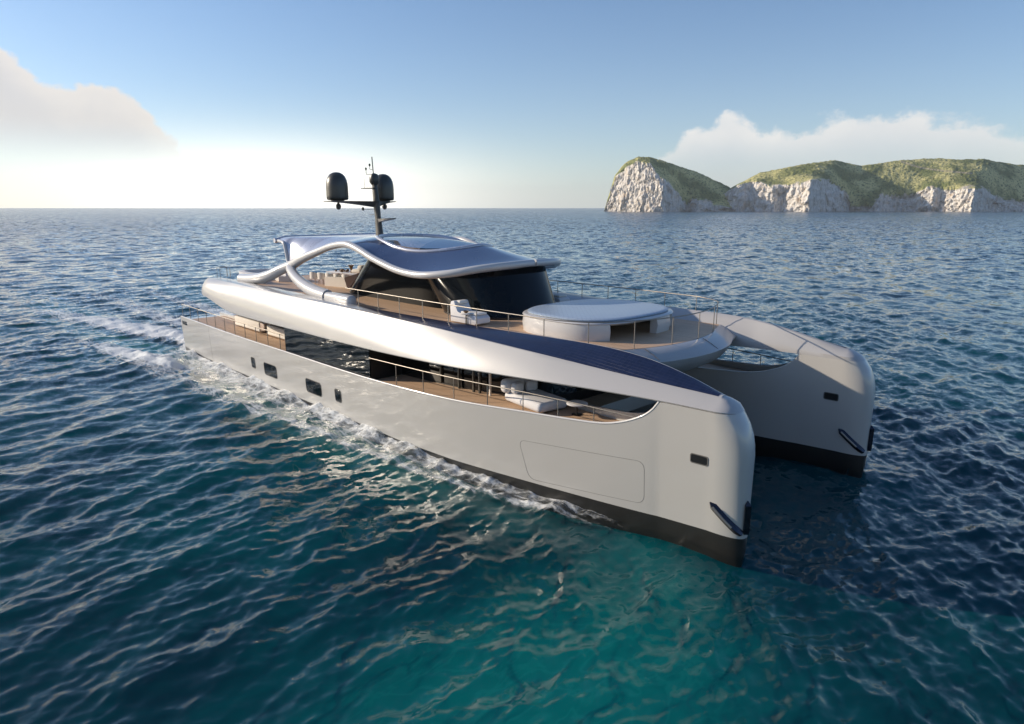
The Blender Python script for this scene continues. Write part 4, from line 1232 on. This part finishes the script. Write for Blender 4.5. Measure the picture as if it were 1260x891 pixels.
# ------------------------------------------------------------------ loose furniture
def sofa(L, D, mats, back_dark=True):
    r = empty('sofa')
    MB().box((-L / 2, -D / 2, 0.03), (L / 2, D / 2, 0.22), 0.05).build('base', M['cloth'], r)
    n_ = max(2, round(L / 1.0))
    for k in range(n_):
        x0 = -L / 2 + L * k / n_; x1 = -L / 2 + L * (k + 1) / n_
        MB().box((x0 + 0.01, -D / 2, 0.225), (x1 - 0.01, D / 2 - 0.22, 0.42), 0.07, 4).build('seat_cushion', M['cloth'], r, 60)
    MB().box((-L / 2, D / 2 - 0.22, 0.225), (L / 2, D / 2, 0.66), 0.08, 4).build('backrest', M['cloth'], r, 60)
    for k in range(n_):
        x0 = -L / 2 + L * k / n_; x1 = -L / 2 + L * (k + 1) / n_
        MB().box((x0 + 0.03, D / 2 - 0.40, 0.43), (x1 - 0.03, D / 2 - 0.225, 0.74), 0.07, 4).build('back_cushion', M['dark_cloth'] if back_dark else M['cloth_grey'], r, 60)
    return r


s1 = sofa(4.1, 0.95, None)
tag(s1, 'long cream outdoor sofa with dark back cushions on the aft main deck, nearer the stern', 'sofa', 'sofas on the aft main deck')
s1.location = (-15.3, -4.75, 2.62); s1.rotation_euler.z = PI
s2 = sofa(3.0, 0.95, None)
tag(s2, 'shorter cream outdoor sofa with dark back cushions on the aft deck, beside the glazed saloon', 'sofa', 'sofas on the aft main deck')
s2.location = (-10.6, -4.75, 2.62); s2.rotation_euler.z = PI
th = MB()
th.box((-0.30, -0.50, 0.655), (0.30, 0.49, 0.685), 0.012).box((-0.30, -0.525, 0.20), (0.30, -0.485, 0.68), 0.012)
th = th.build('throw_blanket', M['taupe'], None)
th.location = (-12.65, -4.75, 2.62)
tag(th, 'grey-brown throw blanket hanging between the two cream aft sofas', 'blanket')


def lounge_chair():
    r = empty('lounge_chair')
    prof = [(-0.95, 0.04), (-0.98, 0.80), (-0.90, 0.98), (-0.70, 1.00), (-0.60, 0.80), (-0.45, 0.56), (-0.2, 0.47), (0.3, 0.47), (0.75, 0.45), (0.92, 0.34), (0.92, 0.12), (0.80, 0.04)]
    rings = []
    for y, k in ((-0.42, 0.94), (-0.40, 0.985), (-0.34, 1.0), (0.34, 1.0), (0.40, 0.985), (0.42, 0.94)):
        rings.append([(x * k, y, 0.42 + (z - 0.42) * k) for x, z in prof])
    MB().loft(rings).build('frame', M['cloth_grey'], r, 50)
    MB().box((-0.32, -0.33, 0.465), (0.80, 0.33, 0.56), 0.05, 4).build('seat_cushion', M['cloth'], r, 60)
    MB().box((-0.72, -0.25, 0.86), (-0.42, 0.25, 1.02), 0.07, 4).build('pillow', M['cloth'], r, 60)
    return r


c1 = lounge_chair(); c1.location = (6.6, -3.65, DECK + 0.005)
tag(c1, 'low white lounge chair with a tall curved back by the nearer railing', 'lounge chair', 'lounge chairs beside the upper saloon')
c2 = copy_tree(c1); c2.location = (4.9, 3.75, DECK + 0.005)
c2['label'] = 'white lounge chair half hidden behind the oval lounge pod'


def side_table():
    r = empty('side_table')
    MB().lathe([(0.0, 0.50), (0.24, 0.50), (0.27, 0.515), (0.27, 0.535), (0.24, 0.55), (0.0, 0.55)], n=24).build('table_top', M['cloth'], r, 40)
    MB().lathe([(0.16, 0.005), (0.16, 0.02), (0.03, 0.035), (0.025, 0.50)], n=12).build('leg', M['black'], r, 40)
    return r


t1 = side_table(); t1.location = (6.85, -4.12, DECK + 0.005)
tag(t1, 'small round side table on a thin black leg beside a white lounge chair', 'side table')
cupb = MB().lathe([(0.05, 0), (0.10, 0.05), (0.13, 0.10), (0.12, 0.105), (0.08, 0.05), (0.0, 0.03)], n=16).build('bowl', M['fruit'], None)
cupb.location = (6.85, -4.12, DECK + 0.556)
tag(cupb, 'little brown bowl standing on the round side table by the railing', 'bowl')

# dining corner on the aft upper deck
booth = empty('dining_booth', (-10.8, -0.75, DECK + 0.005), rad(12))
tag(booth, 'low dining booth wall in cream and taupe with a slanted end, under the roof arch', 'booth')
MB().loft([[(-1.15, 0, 0), (1.05, 0, 0), (1.05, 0.22, 0), (-1.15, 0.22, 0)], [(-1.05, -0.06, 0.62), (0.88, -0.06, 0.66), (0.88, 0.2, 0.66), (-1.05, 0.2, 0.62)]]).build('front_panel', M['cloth'], booth, 0)
MB().loft([[(1.06, 0, 0), (1.2, 0.05, 0), (0.9, 3.4, 0), (0.7, 3.4, 0)], [(0.89, -0.06, 0.67), (1.75, 0.55, 1.0), (1.75, 3.9, 1.0), (0.7, 3.9, 0.86)]]).build('end_panel', M['taupe'], booth, 0)
MB().box((0.75, 0.7, 0.92), (1.6, 3.8, 1.16), 0.09, 4).build('seat_cushion', M['cloth'], booth, 60)
MB().box((1.25, 0.75, 1.12), (1.75, 1.5, 1.45), 0.14, 4).build('back_cushion', M['cloth'], booth, 60)
MB().box((1.3, 1.7, 1.12), (1.72, 3.7, 1.38), 0.12, 4).build('back_cushion', M['cloth'], booth, 60)


def dining_chair():
    r = empty('dining_chair')
    MB().box((-0.28, -0.27, 0.36), (0.28, 0.27, 0.47), 0.05, 4).build('seat', M['cloth'], r, 60)
    rings = []
    for t in np.linspace(-1.9, 1.9, 17):
        x = -0.30 * math.cos(t * 0.82); y = 0.30 * math.sin(t * 0.82)
        h_ = 0.84 - 0.10 * (t / 1.9) ** 2
        rings.append([(x, y, 0.36), (x * 1.18, y * 1.18, 0.36), (x * 1.22, y * 1.22, h_ - 0.05), (x * 1.12, y * 1.12, h_), (x, y, h_ - 0.03)])
    MB().loft(rings).build('backrest', M['cloth'], r, 50)
    for sx in (-1, 1):
        for sy in (-1, 1):
            MB().tube([(sx * 0.22, sy * 0.22, 0.0), (sx * 0.2, sy * 0.2, 0.37)], 0.02, 6).build('leg', M['taupe'], r)
    return r


dch = dining_chair()
spots = [(-10.5, -0.05, 'cream rounded dining chair nearest the slanted taupe end of the booth'),
         (-11.3, -0.22, 'cream rounded dining chair second from the slanted end of the booth'),
         (-12.1, -0.40, 'cream rounded dining chair third from the slanted end of the booth'),
         (-12.9, -0.57, 'cream rounded dining chair fourth from the slanted end of the booth'),
         (-13.7, -0.74, 'cream rounded dining chair farthest from the slanted end of the booth')]
for k, (x, y, lb) in enumerate(spots):
    o = dch if k == 0 else copy_tree(dch)
    o.location = (x, y, DECK + 0.005); o.rotation_euler.z = rad(102)
    tag(o, lb, 'chair', 'cream dining chairs along the booth')
dt = empty('dining_table', (-12.1, 1.15, DECK + 0.005), rad(12))
tag(dt, 'long pale dining table set behind the row of cream chairs', 'table')
MB().box((-1.9, -0.6, 0.70), (1.9, 0.6, 0.77), 0.03).build('table_top', M['cloth_grey'], dt)
for sx in (-1.2, 1.2):
    MB().lathe([(0.30, 0), (0.28, 0.03), (0.09, 0.10), (0.09, 0.66), (0.22, 0.70)], (sx, 0, 0), 14).build('leg', M['taupe'], dt)
orn = MB()
rng = random.Random(3)
for k in range(30):
    x, y = rng.uniform(-1.3, 1.4), rng.uniform(-0.4, 0.4); s_ = rng.uniform(0.05, 0.11)
    orn.lathe([(0.0, 0), (s_, s_ * 0.4), (s_ * 1.1, s_), (s_ * 0.7, s_ * 1.7), (0, s_ * 1.9)], (x, y, 0), 8)
orn.lathe([(0.10, 0), (0.05, 0.12), (0.14, 0.40), (0.22, 0.52), (0.0, 0.54)], (0.2, -0.1, 0.0), 10)
orn = orn.build('table_ornament', M['fruit'], None, 50)
orn.location = (-12.1, 1.15, DECK + 0.777); orn.rotation_euler.z = rad(12)
tag(orn, 'brown wooden bowls and fruit arranged along the dining table top', 'tableware')

# low curved sofas at the after end of the upper deck
ls = empty('curved_sofa', (-17.6, -2.6, DECK + 0.005))
tag(ls, 'low curved pale sofa at the after end of the upper deck behind the roof arm', 'sofa')
P_o = supo(0, 0, 2.0, 1.5, 3.0, 40, 0.6, 2 * PI - 0.6, True); P_i = supo(0, 0, 1.2, 0.7, 3.0, 40, 0.6, 2 * PI - 0.6, True); P_m = supo(0, 0, 1.7, 1.2, 3.0, 40, 0.6, 2 * PI - 0.6, True)
MB().loft([[(a[0], a[1], 0), (a[0], a[1], 0.4), (b[0], b[1], 0.4), (b[0], b[1], 0)] for a, b in zip(P_o, P_i)]).build('seat', M['cloth'], ls, 40)
MB().loft([[(a[0] * 1.02, a[1] * 1.02, 0.40), (a[0] * 1.03, a[1] * 1.03, 0.72), (b[0], b[1], 0.74), (b[0], b[1], 0.40)] for a, b in zip(P_o, P_m)]).build('backrest', M['cloth_grey'], ls, 40)
lad = empty('boarding_gate', (-18.75, -5.6, 5.93))
tag(lad, 'little steel hoop rail standing at the after end of the upper deck band', 'rail')
lad.parent = None
for dx in (0.0, 0.55):
    MB().tube([(dx, 0, 0), (dx, 0, 0.62), (dx, 0.1, 0.70), (dx, 0.6, 0.70), (dx, 0.7, 0.62), (dx, 0.7, 0)], 0.022, 6).build('hoop', M['steel'], lad, 60)

# daybed and round table on the side balcony
for sg in (-1,):
    db = empty('daybed', (12.25, sg * 5.2, z_fl(12.2) + 0.02))
    tag(db, 'pale grey daybed with pillows on the open side balcony of the near hull', 'daybed')
    MB().box((-1.1, -0.72, 0.06), (1.25, 0.72, 0.46), 0.17, 5, rot=rad(-8)).build('seat', M['cloth_grey'], db, 60)
    MB().box((-1.22, -0.72, 0.40), (-0.72, 0.72, 0.98), 0.20, 5, rot=rad(-8)).build('backrest', M['cloth_grey'], db, 60)
    MB().box((-0.74, -0.62, 0.46), (-0.42, -0.08, 0.90), 0.12, 5, rot=rad(4)).build('pillow', M['cloth_grey'], db, 60)
    MB().box((-0.66, 0.08, 0.46), (-0.34, 0.60, 0.88), 0.12, 5, rot=rad(-18)).build('pillow', M['cloth_grey'], db, 60)
    rt = empty('coffee_table', (14.3, sg * 5.0, z_fl(14) + 0.02))
    tag(rt, 'small round pale table on the side balcony forward of the daybed', 'table')
    MB().lathe([(0, 0.40), (0.36, 0.40), (0.40, 0.42), (0.40, 0.45), (0.36, 0.47), (0, 0.47)], n=28).build('table_top', M['cloth_grey'], rt, 40)
    MB().lathe([(0.2, 0), (0.2, 0.02), (0.035, 0.05), (0.035, 0.40)], n=12).build('leg', M['black'], rt, 40)


# ------------------------------------------------------------------ sea air
hz_m = bpy.data.materials.new('sea_air'); hz_m.use_nodes = True
ht = hz_m.node_tree; ht.nodes.clear(); hq = G(ht)
ho = hq.n('ShaderNodeOutputMaterial'); hv = hq.n('ShaderNodeVolumePrincipled')
hv.inputs['Color'].default_value = (0.93, 0.95, 0.97, 1); hv.inputs['Density'].default_value = 0.000065; hv.inputs['Anisotropy'].default_value = 0.3
ht.links.new(hv.outputs[0], ho.inputs['Volume'])
hb = MB().box((-5200, -5200, -9.5), (5200, 5200, 215)).build('haze', hz_m, None, 0)
hb['kind'] = 'stuff'
